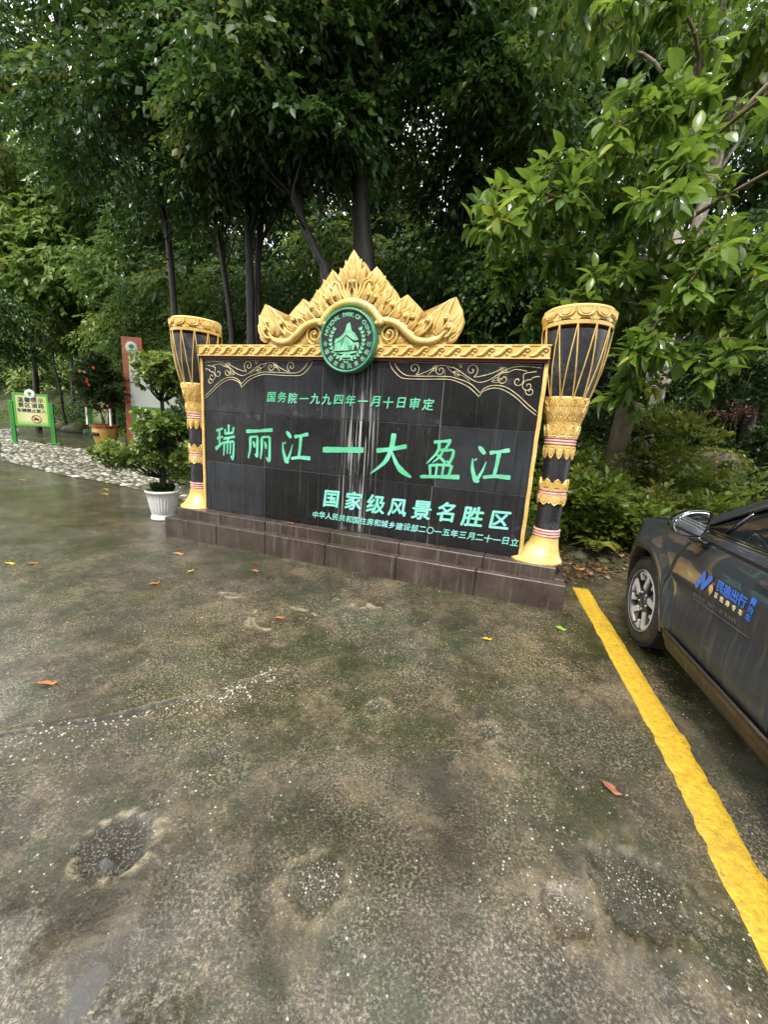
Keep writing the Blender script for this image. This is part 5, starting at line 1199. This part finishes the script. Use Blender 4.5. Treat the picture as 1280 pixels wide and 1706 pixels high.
specs = [  # pts, radius, whorls, spread
 ([(3.7, 6.6, 5.0), (2.9, 6.0, 5.1), (1.9, 5.6, 4.7), (1.25, 5.4, 4.15)], .03, 15, .34),
 ([(3.8, 6.7, 4.4), (2.9, 5.9, 4.5), (1.9, 5.3, 4.25), (1.0, 5.1, 3.75)], .03, 16, .34),
 ([(3.8, 6.7, 4.2), (2.8, 6.2, 4.0), (1.9, 5.9, 3.8), (1.35, 5.8, 3.55)], .028, 14, .32),
 ([(3.9, 6.8, 3.8), (3.2, 6.0, 3.8), (2.5, 5.3, 3.4), (2.05, 5.2, 3.0)], .028, 12, .30),
 ([(3.7, 6.6, 5.2), (3.3, 5.8, 5.3), (2.7, 5.2, 5.1), (2.2, 5.1, 4.8)], .03, 13, .34),
 ([(3.7, 6.6, 5.2), (3.9, 5.8, 5.4), (3.8, 5.0, 5.2), (3.5, 4.6, 4.7)], .03, 3, .26),
 ([(3.9, 6.8, 3.6), (3.7, 5.8, 3.9), (3.4, 5.0, 3.7), (3.0, 4.6, 3.2)], .03, 14, .30),
 ([(3.9, 6.8, 3.2), (3.5, 5.8, 3.3), (3.0, 5.0, 3.0), (2.62, 4.6, 2.45)], .028, 13, .28),
 ([(3.9, 6.9, 2.9), (3.6, 6.0, 2.9), (3.1, 5.3, 2.5), (2.75, 4.95, 2.05)], .025, 11, .26),
 ([(3.9, 6.8, 3.2), (4.0, 5.8, 3.3), (3.8, 5.0, 2.9), (3.4, 4.6, 2.35)], .025, 12, .27),
 ([(3.9, 6.8, 3.8), (4.3, 5.8, 4.0), (4.2, 5.0, 3.6), (3.8, 4.4, 3.1)], .028, 13, .30),
 ([(3.9, 6.8, 3.6), (4.6, 5.9, 3.8), (4.6, 5.2, 3.4), (4.3, 4.8, 2.8)], .028, 12, .30),
 ([(3.9, 6.8, 4.2), (3.2, 5.6, 4.5), (2.9, 4.9, 4.4), (2.6, 4.6, 3.9)], .028, 12, .30),
 ([(3.9, 6.8, 4.6), (4.6, 6.0, 5.0), (4.8, 5.4, 4.9), (4.6, 5.0, 4.3)], .028, 3, .28),
 ([(3.8, 6.6, 5.2), (4.6, 6.2, 6.2), (4.9, 5.8, 6.6), (4.7, 5.4, 6.3)], .03, 3, .3),
 ([(3.7, 6.6, 5.2), (3.6, 6.2, 6.2), (3.0, 5.9, 6.6), (2.3, 5.7, 6.3)], .03, 13, .36),
 ([(3.9, 6.9, 3.0), (3.4, 6.5, 3.1), (2.75, 6.3, 2.95), (2.25, 6.2, 2.85)], .02, 8, .24),
 ([(3.9, 6.8, 3.6), (3.0, 6.4, 3.5), (2.3, 6.2, 3.3), (1.9, 6.1, 3.1)], .02, 9, .28),
]
for s_ in specs: bigbranch(*s_, dens=9)
br.build('branch', simple('twig_bark', (.14, .105, .065), .6, scale=20), gt, smooth=True)
twP, twD, twR = np.array(twP), np.array(twD), np.array(twR)
dist_ = np.linalg.norm(twP-np.array([0, 0, 1.5]), axis=1); twS = .215*(1+.2*rng.normal(0, 1, len(twP)).clip(-1.9, 1.1))
order = np.argsort(dist_); near_, rest_ = order[:300], order[300:]
put('foliage', leafmesh('foliage', twP[rest_]-G0, twD[rest_], twS[rest_], LF_BIG, 'big', .35, twR[rest_]), gt, kind='stuff')
TVb, TFb = TEMPL['big']
lv = [npmesh('leaf', TVb*np.array([1, wq, 1.]), TFb, [LF_BIG], smooth=True, attrs={'rnd': np.full(len(TVb), t_)}) for t_, wq in ((.1, 1.), (.25, .9), (.4, 1.1), (.55, 1.), (.68, .95), (.8, 1.05), (.97, 1.))]
X, Y, Z = frames(twD[near_], .35)
for i, k in enumerate(near_):
    o = bpy.data.objects.new('leaf', lv[min(6, int(np.searchsorted([.17, .32, .47, .62, .74, .88], twR[k])))]); link(o, gt); s_ = twS[k]; p = twP[k]-G0
    M = Matrix(((X[i][0]*s_, Y[i][0]*s_, Z[i][0]*s_, p[0]), (X[i][1]*s_, Y[i][1]*s_, Z[i][1]*s_, p[1]), (X[i][2]*s_, Y[i][2]*s_, Z[i][2]*s_, p[2]), (0, 0, 0, 1)))
    o.matrix_basis = M

# ---------------------------------------------------------------- woods closing the lot on its other sides
PP, DD, RR = [], [], []
for k in range(150):
    a = math.radians(rng.uniform(102, 292)); r_ = rng.uniform(13, 20); zc = rng.uniform(1, 12.5); s_ = rng.uniform(1.3, 2.3)
    a1, b_, tr = twigs((r_*math.sin(a), r_*math.cos(a), zc), (s_, s_, s_*.8), 60, 7, 1.0, .5, .5); PP.append(a1); DD.append(b_); RR.append(np.clip(rng.random()*.6+tr*.4, 0, 1))
P = np.concatenate(PP); put('surrounding_woods', leafmesh('surrounding_woods', P, np.concatenate(DD), rng.uniform(.28, .5, len(P)), LF_BG, 'card', rnd=np.concatenate(RR)), kind='stuff', label='woods closing in the parking ground on its other sides')
# ---------------------------------------------------------------- far hillside canopy and undergrowth
P = []
for _ in range(520):
    x = rng.uniform(-95, -8); y = rng.uniform(36, 95); 
    if x > -18 and y < 45: continue
    P.append((x, y))
PP, DD, RR = [], [], []
for x, y in P:
    zc = float(hill_z(np.array([x]), np.array([y]))[0])+rng.uniform(1.5, 4.5); r_ = rng.uniform(1.8, 3.4)*(1 if y < 60 else 1.5)
    a, b_, tr = twigs((x, y, zc), (r_, r_, r_*.8), 62, 6, 1.2, .3, .75); PP.append(a); DD.append(b_); RR.append(np.clip(rng.random()*.6+tr*.4, 0, 1))
P = np.concatenate(PP); put('hillside_forest', leafmesh('hillside_forest', P, np.concatenate(DD), rng.uniform(.32, .62, len(P)), LF_FAR, 'card', rnd=np.concatenate(RR)), kind='stuff', label='woods on the slope far to the left, sunlight painted into the leaves')
def ground_leaves(n, x0, x1, y0, y1, dmin, dmax, hh, size, mat, kind, name, label, up=.8, clump=1.):
    x = rng.uniform(x0, x1, n); y = rng.uniform(y0, y1, n); d = bed_d(x, y); k = (d > dmin) & (d < dmax) & (vn(x*1.3, y*1.3) > .5-.5*clump); x, y = x[k], y[k]
    z_ = hill_z(x, y)+rng.random(len(x))**1.5*hh*(.35+1.3*fbm(x, y, .9, 3)); D = rng.normal(0, 1, (len(x), 3)); D[:, 2] = np.abs(D[:, 2])*.5+up
    return put(name, leafmesh(name, np.stack([x, y, z_], 1), D, size*(1+.35*rng.normal(0, 1, len(x)).clip(-2, 2)), mat, kind, rnd=np.clip(fbm(x, y, 1.3, 3)*1.1-.1+rng.normal(0, .16, len(x)), 0, 1)), kind='stuff', label=label)
ground_leaves(42000, -12, 12, 5, 13, .1, 7, .55, .10, LF_HEDGE, 'card', 'ground_cover', 'low leafy ground cover in the bed behind the monument', .5)
ground_leaves(60000, -30, 16, 11, 34, .4, 16, 1.7, .20, LF_BG, 'card', 'undergrowth', 'undergrowth between the trunks of the wood', .3)
ground_leaves(26000, -34, -11, 17, 36, .05, 5, .35, .16, LF_HEDGE, 'card', 'moss_and_weeds', 'mossy weeds on the bank at the far left', .6)
ground_leaves(30000, -60, 60, 28, 60, 6, 60, 4.5, .6, LF_BG, 'card', 'distant_undergrowth', 'dark mass of leaves deep in the wood', .3)
# shrubs
def shrub(name, label, loc, R_, n, size, mat, kind='mid', nt_=50, nl=7, tl=.22, pr=.28, group=None, cat='shrub', up=.35):
    x, y = loc[:2]; zb = float(hill_z(np.array([x], float), np.array([y], float))[0]) if len(loc) < 3 else loc[2]
    if zb < -.2: zb = 0
    t = thing(name, label, cat, (x, y, zb), 0, group)
    pf = [(np.array(p), r_) for p, r_ in puffset((0, 0, R_[2]*.62), (R_[0], R_[1], R_[2]*.55), n, pr, .8, -.9)]
    mb = MB()
    for p, _ in pf[::2]: limbs(mb, (rng.normal(0, .04), rng.normal(0, .04), -.03), [p], .014, .06)
    mb.build('stem', BARKM, t, smooth=True)
    crown_leaves(pf, nt_, nl, tl, size, mat, kind, -up, .35, name='foliage', parent=t)
    return t
hd = [((2.75, 5.35), (.35, .3, .75), 'lowest hedge bush right beside the right drum foot', LF_HEDGE), ((3.35, 5.35), (.4, .3, .42), 'light green hedge bush in front of the mossy trunk', LF_HEDGE), ((2.85, 6.1), (.45, .4, .85), 'taller narrow leaved bush behind the drum foot', LF_HEDGE),
      ((4.1, 5.6), (.45, .35, .62), 'yellowish hedge bush just behind the car bonnet', LF_HEDGE), ((4.9, 5.9), (.5, .4, .9), 'hedge bush above the car mirror', LF_HEDGE), ((5.8, 6.2), (.5, .4, .95), 'hedge bush at the right edge above the car roof', LF_DARK),
      ((4.6, 7.0), (.6, .5, 1.5), 'taller green bush right of the mossy trunk', LF_HEDGE), ((2.7, 7.4), (.5, .5, 1.3), 'bush left of the mossy trunk', LF_BG), ((7.2, 7.3), (.7, .6, 1.7), 'dark bush far right behind the car', LF_DARK), ((7.2, 8.6), (.8, .7, 2.7), 'tall dark bush at the right edge', LF_DARK), ((4.9, 8.6), (.8, .7, 2.3), 'dark bush under the pale trunks', LF_DARK)]
for (x, y), R_, lb, m_ in hd: shrub('hedge_bush', lb, (x, y), R_, 12, .085 if m_ is LF_HEDGE else .10, m_, group='bushes in the bed beside the car', nt_=46)
shrub('purple_bush', 'small bush with purple red leaves beyond the car', (6.3, 7.9), (.25, .22, 2.1), 4, .055, LF_RED, nt_=18, cat='bush')
shrub('leafy_bush', 'green bush showing between the white pot and the left drum', (-2.75, 6.5), (.45, .4, .95), 12, .08, LF_BON, cat='bush')
shrub('leafy_bush', 'dark bush close behind the left drum', (-3.7, 8.6), (.8, .6, 1.7), 14, .10, LF_DARK, cat='bush', pr=.4)
shrub('leafy_bush', 'rounded bush between the golden pot and the red board', (-10.3, 18.3), (1.1, .8, 2.6), 16, .13, LF_DARK, cat='bush', pr=.5, tl=.35)
# ivy covered stump
zb = float(hill_z(np.array([5.9]), np.array([7.4]))[0]); st = thing('tree_stump', 'squat stump overgrown with moss and ferns behind the car', 'stump', (5.9, 7.4, zb))
b = MB(); b.lathe([(.42, -.1), (.40, .3), (.43, .7), (.40, 1.0), (.28, 1.12), (.01, 1.13)], 20, rf=lambda a, z_: 1+.12*math.sin(a*3)+.08*math.sin(a*5+z_*4)); b.build('stump_wood', BARKM, st, smooth=True)
a = rng.random(2600)*6.28; z_ = rng.random(2600)*1.2; r_ = np.where(z_ > 1.05, rng.random(2600)*.42, .42+rng.random(2600)*.06)
put('moss', leafmesh('moss', np.stack([r_*np.cos(a), r_*np.sin(a), z_], 1), np.stack([np.cos(a), np.sin(a), rng.normal(-.1, .5, 2600)], 1), rng.uniform(.04, .09, 2600), LF_HEDGE, 'card'), st, kind='stuff')
# ferns on the bank
def fern(label, loc, n, L_, mat=LF_HEDGE):
    x, y = loc; zb = float(hill_z(np.array([x], float), np.array([y], float))[0]); t = thing('fern', label, 'fern', (x, y, zb), 0, 'ferns on the bank')
    for k in range(n):
        a = 6.28*k/n+rng.normal(0, .2); ln = L_*(.8+.4*rng.random()); m = 16; s_ = np.linspace(0, 1, m)
        Pm = np.stack([np.cos(a)*ln*s_*.85, np.sin(a)*ln*s_*.85, ln*(.75*s_-.75*s_**2.2)+.1], 1); mb = MB(); mb.tube(Pm, .008, 4, cap=False)
        P2 = np.repeat(Pm[2:], 2, 0); sd = np.tile([1, -1], m-2); D = np.stack([-np.sin(a)*sd+np.cos(a)*.4, np.cos(a)*sd+np.sin(a)*.4, np.full(len(sd), -.15)], 1)
        lm = leafmesh('frond', P2, D, ln*.26*np.repeat(np.sin(np.pi*(s_[2:]*.85+.1)), 2)+.02, mat, 'card', .1, np.full(len(P2), rng.random()))
        put('frond', lm, t)
for i, (x, y, lb) in enumerate([(-18.3, 24.9, 'bright fern at the foot of the bank right of the bent tree'), (-17.0, 24.6, 'pale fern low beside the second green sign'), (-20.4, 26.6, 'fern left of the bent tree'), (-22.5, 28.4, 'fern above the green sign'), (-18.8, 26.2, 'fern higher on the bank behind the bent tree'), (2.75, 5.0, 'small fern at the edge of the bed beside the drum foot')]):
    fern(lb, (x, y), 11, 1.3 if i < 5 else .32)
# mossy stones at the foot of the bank
q = NT('mossy_rock'); v = q.pos(); q.set('Base Color', q.mix(q.rng(q.noise(v, 4, 6, .7), .45, .6), (.035, .032, .025), (.05, .075, .015))); q.set('Roughness', .7); q.bump(q.noise(v, 7, 6), .8, .05)
for i, (x, y, s_, lb) in enumerate([(-19.6, 24.6, .55, 'dark mossy boulder just left of the bent tree foot'), (-18.4, 23.9, .6, 'dark mossy boulder just right of the bent tree foot'), (-23.9, 28.6, .8, 'dark boulder left of the green sign'), (-25.6, 29.6, .7, 'boulder at the left edge of the bank'), (-16.7, 22.9, .4, 'small boulder beside the second green sign'), (2.5, 4.92, .09, 'small wet stone at the edge of the bed'), (2.78, 4.86, .07, 'broken stone in the leaf litter by the car wheel')]):
    b = MB(); b.ball((0, 0, s_*.3), s_, 14, 9, (1.2, .9, .7)); V = np.array(b.v); V *= (1+.22*(fbm(V[:, 0]/s_*1.3+i*7, V[:, 2]/s_*1.3+V[:, 1], 1.2, 3)[:, None]-.45)*2); b.v = [tuple(p) for p in V]
    zb = float(hill_z(np.array([x], float), np.array([y], float))[0]); b.build('boulder', q.m, None, smooth=True, loc=(x, y, max(zb, 0)-.04), label=lb, cat='rock', group='stones along the bed')

# ---------------------------------------------------------------- potted bonsai
BX, BY = -3.18, 5.66; gz0 = gz(BX, BY)
pot = thing('plant_pot', 'white fluted flower pot standing at the left end of the monument', 'pot', (BX, BY, gz0))
PW = simple('white_glazed_pot', (.72, .73, .74), .3, var=.06, scale=6, bump=.05, dirt=(.42, .41, .36))
fl_ = lambda a, z_: 1+(.050*abs(math.sin(a*15))**.55-.04 if .09 < z_ < .385 else 0)
b = MB(); b.lathe([(.01, .0), (.160, .0), (.168, .012), (.166, .035), (.155, .042), (.160, .06), (.150, .072), (.152, .085), (.160, .10), (.178, .20), (.198, .30), (.212, .375), (.225, .388), (.232, .405), (.230, .42), (.215, .425), (.205, .41), (.195, .36)], 180, rf=fl_); b.build('pot_body', PW, pot, smooth=True)
b = MB(); b.lathe([(.20, .372), (.12, .385), (.01, .39)], 24); b.build('soil', simple('potting_soil', (.02, .014, .01), .9), pot)
bon = thing('potted_bush', 'three tiered clipped bush growing in the white pot', 'bush', (BX, BY, gz0+.385))
b = MB(); tr_ = crv([(0, 0, -.02), (.01, 0, .25), (-.01, .01, .55), (.02, 0, .85), (.05, 0, 1.12), (.04, 0, 1.3)], 18); b.tube(tr_, [.048*(1-.5*i/18) for i in range(19)], 8)
tiers = [((.04, 0, 1.56), (.38, .36, .25), 30, 46), ((.03, 0, .90), (.40, .38, .16), 24, 44), ((-.20, 0, .50), (.60, .44, .17), 34, 44)]
pfs = []
for c_, R_, n, nt_ in tiers:
    for k in range(n):
        d = rng.normal(0, 1, 3); d /= np.linalg.norm(d); d[2] = d[2]*.9+.15; rad = .55+.45*rng.random(); p = np.array(c_)+d*rad*np.array(R_); pfs.append((p, (.09, .09, .065)))
        j = min(18, max(3, int((c_[2]-.28)/1.32*18))); a_ = np.array(tr_[j]); b.tube(crv([a_, a_*.5+p*.5+np.array([0, 0, -.05]), p], 6), [.011*(1-.8*i/6) for i in range(7)], 5)
b.build('trunk', BARKD, bon, smooth=True)
# whorls of blunt leaves at the shoot tips
PP, DD, RR = [], [], []
for p, r_ in pfs:
    n = 15; d = nrm(rng.normal(0, 1, (n, 3))+np.array([0, 0, .35])); tp = p+d*np.array(r_)*1.1
    pr = rng.random()*.5
    for t_, dd in zip(tp, d):
        s1 = np.cross(dd, [0, 0, 1.]); s1 /= np.linalg.norm(s1)+1e-6; s2 = np.cross(s1, dd); k = rng.integers(5, 8)
        for m in range(k): a = 6.28*m/k+rng.random(); PP.append(t_); DD.append(dd*rng.uniform(.5, 1.1)+(s1*math.cos(a)+s2*math.sin(a))+np.array([0, 0, .15])); RR.append(np.clip(pr+.3*dd[2]*.5+rng.normal(.2, .14), 0, 1))
PP = np.array(PP); put('foliage', leafmesh('foliage', PP, np.array(DD), .074*(1+.25*rng.normal(0, 1, len(PP)).clip(-1.6, 1.6)), LF_BON, 'oval', .5, np.array(RR)), bon, kind='stuff')
a = rng.random(300)*6.28; r_ = rng.random(300)**.5*.14
put('lower_shoots', leafmesh('lower_shoots', np.stack([r_*np.cos(a), r_*np.sin(a), rng.random(300)*.10], 1), np.stack([np.cos(a)*.5, np.sin(a)*.5, np.full(300, 1.)], 1), rng.uniform(.04, .08, 300), LF_DARK, 'card'), bon, kind='stuff')

# ================================================================ SIGNS, GOLDEN POT, FALLEN LEAVES
GP = simple('green_post_paint', (.045, .25, .045), .4, var=.2, scale=3); GPD = simple('green_band', (.10, .42, .08), .45, var=.1, scale=2); WHT = simple('white_board', (.72, .74, .70), .4, var=.05, scale=1, bump=0); INK = simple('dark_ink', (.03, .03, .05), .5, bump=0); REDI = simple('red_ink', (.55, .05, .02), .5, bump=0)
q = NT('yellow_green_print'); v = q.pos(); x = q.sep(v)
c = q.mix(q.rng(q.math('ABSOLUTE', x[0]), .15, .6), (.70, .72, .42), (.45, .60, .12)); c = q.mix(q.rng(x[2], .86, .70), c, (.22, .45, .08)); q.set('Base Color', c); q.set('Roughness', .35); PRN = q.m
def greensign(label, loc, rz, lettered=True):
    t = thing('notice_sign', label, 'sign', loc, rz, 'green notice signs')
    for s_ in (-1, 1):
        b = MB(); b.box(s_*.60-.065, s_*.60+.065, -.06, .06, .04, 1.55, .008); po = b.build('post', GP, t)
        b = MB(); b.box(s_*.60-.22, s_*.60+.22, -.17, .17, .0, .04, .008); b.build('base_plate', GP, t)
    b = MB(); b.box(-.53, .53, -.035, .035, .66, .72); b.box(-.53, .53, -.035, .035, 1.80, 1.86); b.box(-.53, -.47, -.035, .035, .72, 1.80); b.box(.47, .53, -.035, .035, .72, 1.80); b.build('frame', GPD, t)
    b = MB(); b.box(-.47, .47, -.02, .02, .72, 1.80); b.build('panel', PRN, t)
    b = MB(); b.lathe([(.001, -.06), (.15, -.06), (.16, -.05), (.16, .0), (.001, .0)], 28, (0, 0, 1.84), axis='y'); bd = b.build('badge', WHT, t, auto=40)
    b = MB(); b.ball((0, -.062, 1.86), .06, 8, 5, (1, .1, .8)); b.box(-.006, .006, -.068, -.058, 1.78, 1.86); b.box(-.05, .05, -.066, -.06, 1.77, 1.785); b.build('badge_tree', GP, bd)
    if lettered:
        b = MB()
        for row, T_ in enumerate(('温馨提示', '景区道路', '车辆禁止驶入')):
            n = len(T_)
            for i, ch in enumerate(T_): addtext(b, ch, (i-(n-1)/2)*(.20 if n == 4 else .145), 1.62-row*.195, .185 if n == 4 else .145, .004, y=-.022)
        b.build('lettering', INK, t)
        b = MB(); P = [(.14*math.cos(a), -.024, .93+.14*math.sin(a)) for a in np.linspace(0, 2*math.pi, 29)]; b.tube([(p[0]+.12, p[1], p[2]) for p in P], .013, 5); b.tube([(.03, -.024, 1.03), (.21, -.024, .83)], .011, 5); b.build('prohibition_ring', REDI, t)
        b = MB(); b.prism([(.04, .88), (.20, .88), (.205, .93), (.175, .94), (.155, .975), (.085, .975), (.065, .94), (.035, .93)][::-1], -.026, -.02); b.build('car_symbol', INK, t)
    return t
greensign('green framed notice sign with dark lettering and a red ring on the far left', (-13.56, 15.52, .0), math.radians(24))
greensign('second green sign half hidden behind the golden pot plant', (-15.3, 21.9, .0), math.radians(30), False)
# red framed information board
RW = simple('red_wood', (.50, .15, .075), .5, var=.25, scale=4)
ib = thing('information_board', 'tall red framed board with white and green panels behind the bonsai', 'sign', (-10.1, 16.4, 0), math.radians(10))
b = MB(); b.box(-.36, .36, -.13, .13, 0, 4.22, .01); b.build('post', RW, ib); b = MB(); b.box(3.4, 4.1, -.13, .13, 0, 4.22, .01); b.build('post', RW, ib)
b = MB(); b.box(-.13, 3.9, -.16, -.135, 1.66, 3.52, .004); b.build('white_panel', WHT, ib)
b = MB(); b.box(-.13, 3.9, -.16, -.135, .56, 1.655, .004); b.build('green_panel', GPD, ib)
b = MB(); b.box(-.13, .35, -.165, -.135, .10, .90, .004); b.build('white_plate', WHT, ib)
b = MB(); b.lathe([(.001, -.17), (.20, -.17), (.215, -.16), (.215, -.13), (.001, -.13)], 28, (.0, 0, 3.84), axis='y'); bd = b.build('badge', WHT, ib, auto=40)
b = MB(); b.ball((0, -.172, 3.88), .10, 10, 6, (1, .1, .8)); b.box(-.012, .012, -.18, -.168, 3.74, 3.86); b.box(-.09, .09, -.178, -.17, 3.71, 3.735); b.build('badge_tree', GP, bd)
for x0, x1 in ((.05, .72), (.98, 1.35), (1.40, 1.68), (1.73, 2.02)):
    b = MB(); b.box(x0, x1, -.175, -.162, 1.10, 1.52, .003); cd = b.build('notice_card', WHT, ib)
    b = MB(); b.box(x0+.08, x0+.20, -.18, -.176, 1.2, 1.42); b.box(x0+.24, min(x1-.05, x0+.36), -.18, -.176, 1.25, 1.38); b.build('notice_print', INK, cd)
b = MB()
for k in range(5): b.box(.95+k*.06, .985+k*.06, -.164, -.16, 1.93, 1.965)
b.build('small_print', INK, ib)
# golden pot
gp = thing('plant_pot', 'golden pot with a red rim standing left of the red board', 'pot', (-11.12, 15.95, 0))
YG = simple('mustard_glaze', (.42, .26, .05), .3, var=.3, scale=3, coat=.4); RR_ = simple('red_glaze', (.22, .03, .02), .3)
b = MB(); b.lathe([(.01, .0), (.30, .0), (.31, .04), (.36, .2), (.42, .5), (.44, .68), (.43, .78)], 32); b.build('pot_body', YG, gp, smooth=True)
b = MB(); b.lathe([(.42, .76), (.49, .78), (.49, .86), (.45, .88), (.41, .80), (.01, .80)], 32); b.build('pot_rim', RR_, gp, auto=40)
b = MB()
for a in (-2.2, -1.9, -1.6): b.ball((.42*math.cos(a), .42*math.sin(a), .52), .07, 8, 5)
b.build('relief_ornament', BARKD, gp, smooth=True)
b = MB(); b.box(-.50, -.44, -.3, -.24, .85, 1.5); b.build('support_stake', WHT, gp); b = MB(); b.box(.40, .46, -.3, -.24, .85, 1.5); b.build('support_stake', WHT, gp)
gbu = shrub('potted_shrub', 'dark leafy shrub with a few red blossoms in the golden pot', (-11.12, 15.95, .82), (.62, .55, 2.0), 18, .12, LF_DARK, pr=.32, tl=.3, nt_=60)
for i in range(9):
    a = rng.random()*6.28; p = (.6*math.cos(a), .6*math.sin(a)-.2, rng.uniform(.4, 2.2)); b = MB()
    for k in range(5): aa = 1.257*k; b.ball((p[0]+.03*math.cos(aa), p[1], p[2]+.03*math.sin(aa)), .028, 6, 4)
    b.build('blossom', REDI if i > 2 else simple('coral_petal', (.7, .2, .12), .5), gbu, smooth=True)
# fallen leaves
def lm(col, nm): return simple(nm, col, .45, var=.35, scale=30, bump=.2, dirt=tuple(c*.4 for c in col))
FO, FY, FB, FG, FT = lm((.36, .13, .035), 'orange_leaf'), lm((.45, .33, .03), 'yellow_leaf'), lm((.24, .09, .045), 'brown_leaf'), lm((.22, .36, .04), 'lime_leaf'), lm((.42, .26, .10), 'tan_leaf')
def fallen(label, x, y, L_, mat, rz, z_=None, wd=1.):
    b = MB(); n = 8; V = []
    for i in range(n+1):
        t = i/n; w_ = .23*math.sin(math.pi*t**.85)*wd+.004
        for k in (-1, -.5, 0, .5, 1): V.append(((t-.5)*L_, w_*k*L_, (.05+.10*abs(k)*math.sin(t*5)+.12*(2*t-1)**2+.03*math.sin(t*9+k*3))*L_))
    b.add(V, [(i*5+k, (i+1)*5+k, (i+1)*5+k+1, i*5+k+1) for i in range(n) for k in range(4)]); b.tube([(-.5*L_, 0, .17*L_), (-.72*L_, .03*L_, .1*L_)], .012*L_, 4)
    o = b.build('fallen_leaf', mat, None, smooth=True, loc=(x, y, (gz(x, y) if z_ is None else z_)+.004), rot=(0, 0, rz), label=label, cat='leaf', group='fallen leaves on the wet ground')
    md = o.modifiers.new('t', 'SOLIDIFY'); md.thickness = .0015
W2 = lambda px, py: None
for a in [('long brown leaf lying left of the yellow line near the bottom right', 1.09, 1.51, .085, FB, -.9), ('yellow leaf on bare concrete right of the middle', .84, 2.78, .075, FY, .1), ('lime green leaf between the monument corner and the yellow line', 1.50, 3.03, .08, FG, -.4, None, 1.6),
          ('orange leaf beside the pale crusty line near the middle', -.75, 2.88, .07, FO, .3), ('orange leaf at the start of the pale crusty line', -2.0, 3.36, .09, FO, .9), ('orange leaf nearest to the front face of the plinth', -1.25, 3.83, .075, FO, .1, None, 1.5),
          ('tan leaf in front of the left half of the plinth', -2.2, 4.17, .10, FT, .1), ('yellowish leaf just below the tan leaf', -1.84, 3.70, .09, FY, 1.4), ('large orange leaf above the long crack at the left edge', -1.78, 1.95, .10, FO, .25, None, .6),
          ('small orange leaf near the left edge', -3.33, 3.64, .08, FO, .6), ('small yellow leaf nearest the left edge', -3.51, 3.60, .09, FY, .1), ('brown leaf at the foot of the white pot', -2.98, 5.35, .10, FT, .7),
          ('pale leaf on the wet ground beyond the white pot', -5.0, 7.05, .10, FT, .3), ('pale leaf far left before the pebble strip', -7.2, 7.85, .11, FT, .5), ('yellow leaf near the tip of the pebble strip', -5.3, 7.5, .10, FY, .2),
          ('orange brown leaf in the litter beside the right drum', 2.36, 4.62, .16, FO, -.5), ('wet brown leaf against the plinth end', 2.38, 4.40, .12, FB, .4), ('dark leaf between the wheel and the bed', 2.62, 4.55, .12, FB, 1.8)]:
    fallen(*a[:6], z_=a[6] if len(a) > 6 else None, wd=a[7] if len(a) > 7 else 1.)
# the leaf on the upper step of the plinth
lx, lz = 1.28, Z0; cth, sth = math.cos(-.3268), math.sin(-.3268)
fallen('small orange leaf lying on the upper step under the lettering', -2.2387+cth*lx-sth*(-.09), 4.9465+sth*lx+cth*(-.09), .075, FO, .3, z_=Z0)
# leaf litter of the bed
n = 900; x = rng.uniform(2.0, 3.6, n); y = rng.uniform(4.15, 5.1, n); zl = np.where(bed_d(x, y) > -.1, hill_z(x, y), .0)
k = (bed_d(x, y) > -.35+.3*rng.random(n)); x, y, zl = x[k], y[k], zl[k]
FL = leafmat('litter_leaf', (.05, .03, .015), (.12, .06, .03), (.35, .22, .08), .4, .1)
put('leaf_litter', leafmesh('leaf_litter', np.stack([x, y, np.maximum(zl, 0)+.01], 1), np.stack([rng.normal(0, 1, len(x)), rng.normal(0, 1, len(x)), rng.normal(0, .2, len(x))], 1), rng.uniform(.03, .09, len(x)), FL, 'card', .3), kind='stuff', label='wet leaf litter where the concrete meets the bed')
print('script', round(time.time()-T0, 1), 's; objects', len(bpy.data.objects), 'tris', sum(len(o.data.polygons) for o in bpy.data.objects if o.type == 'MESH'))
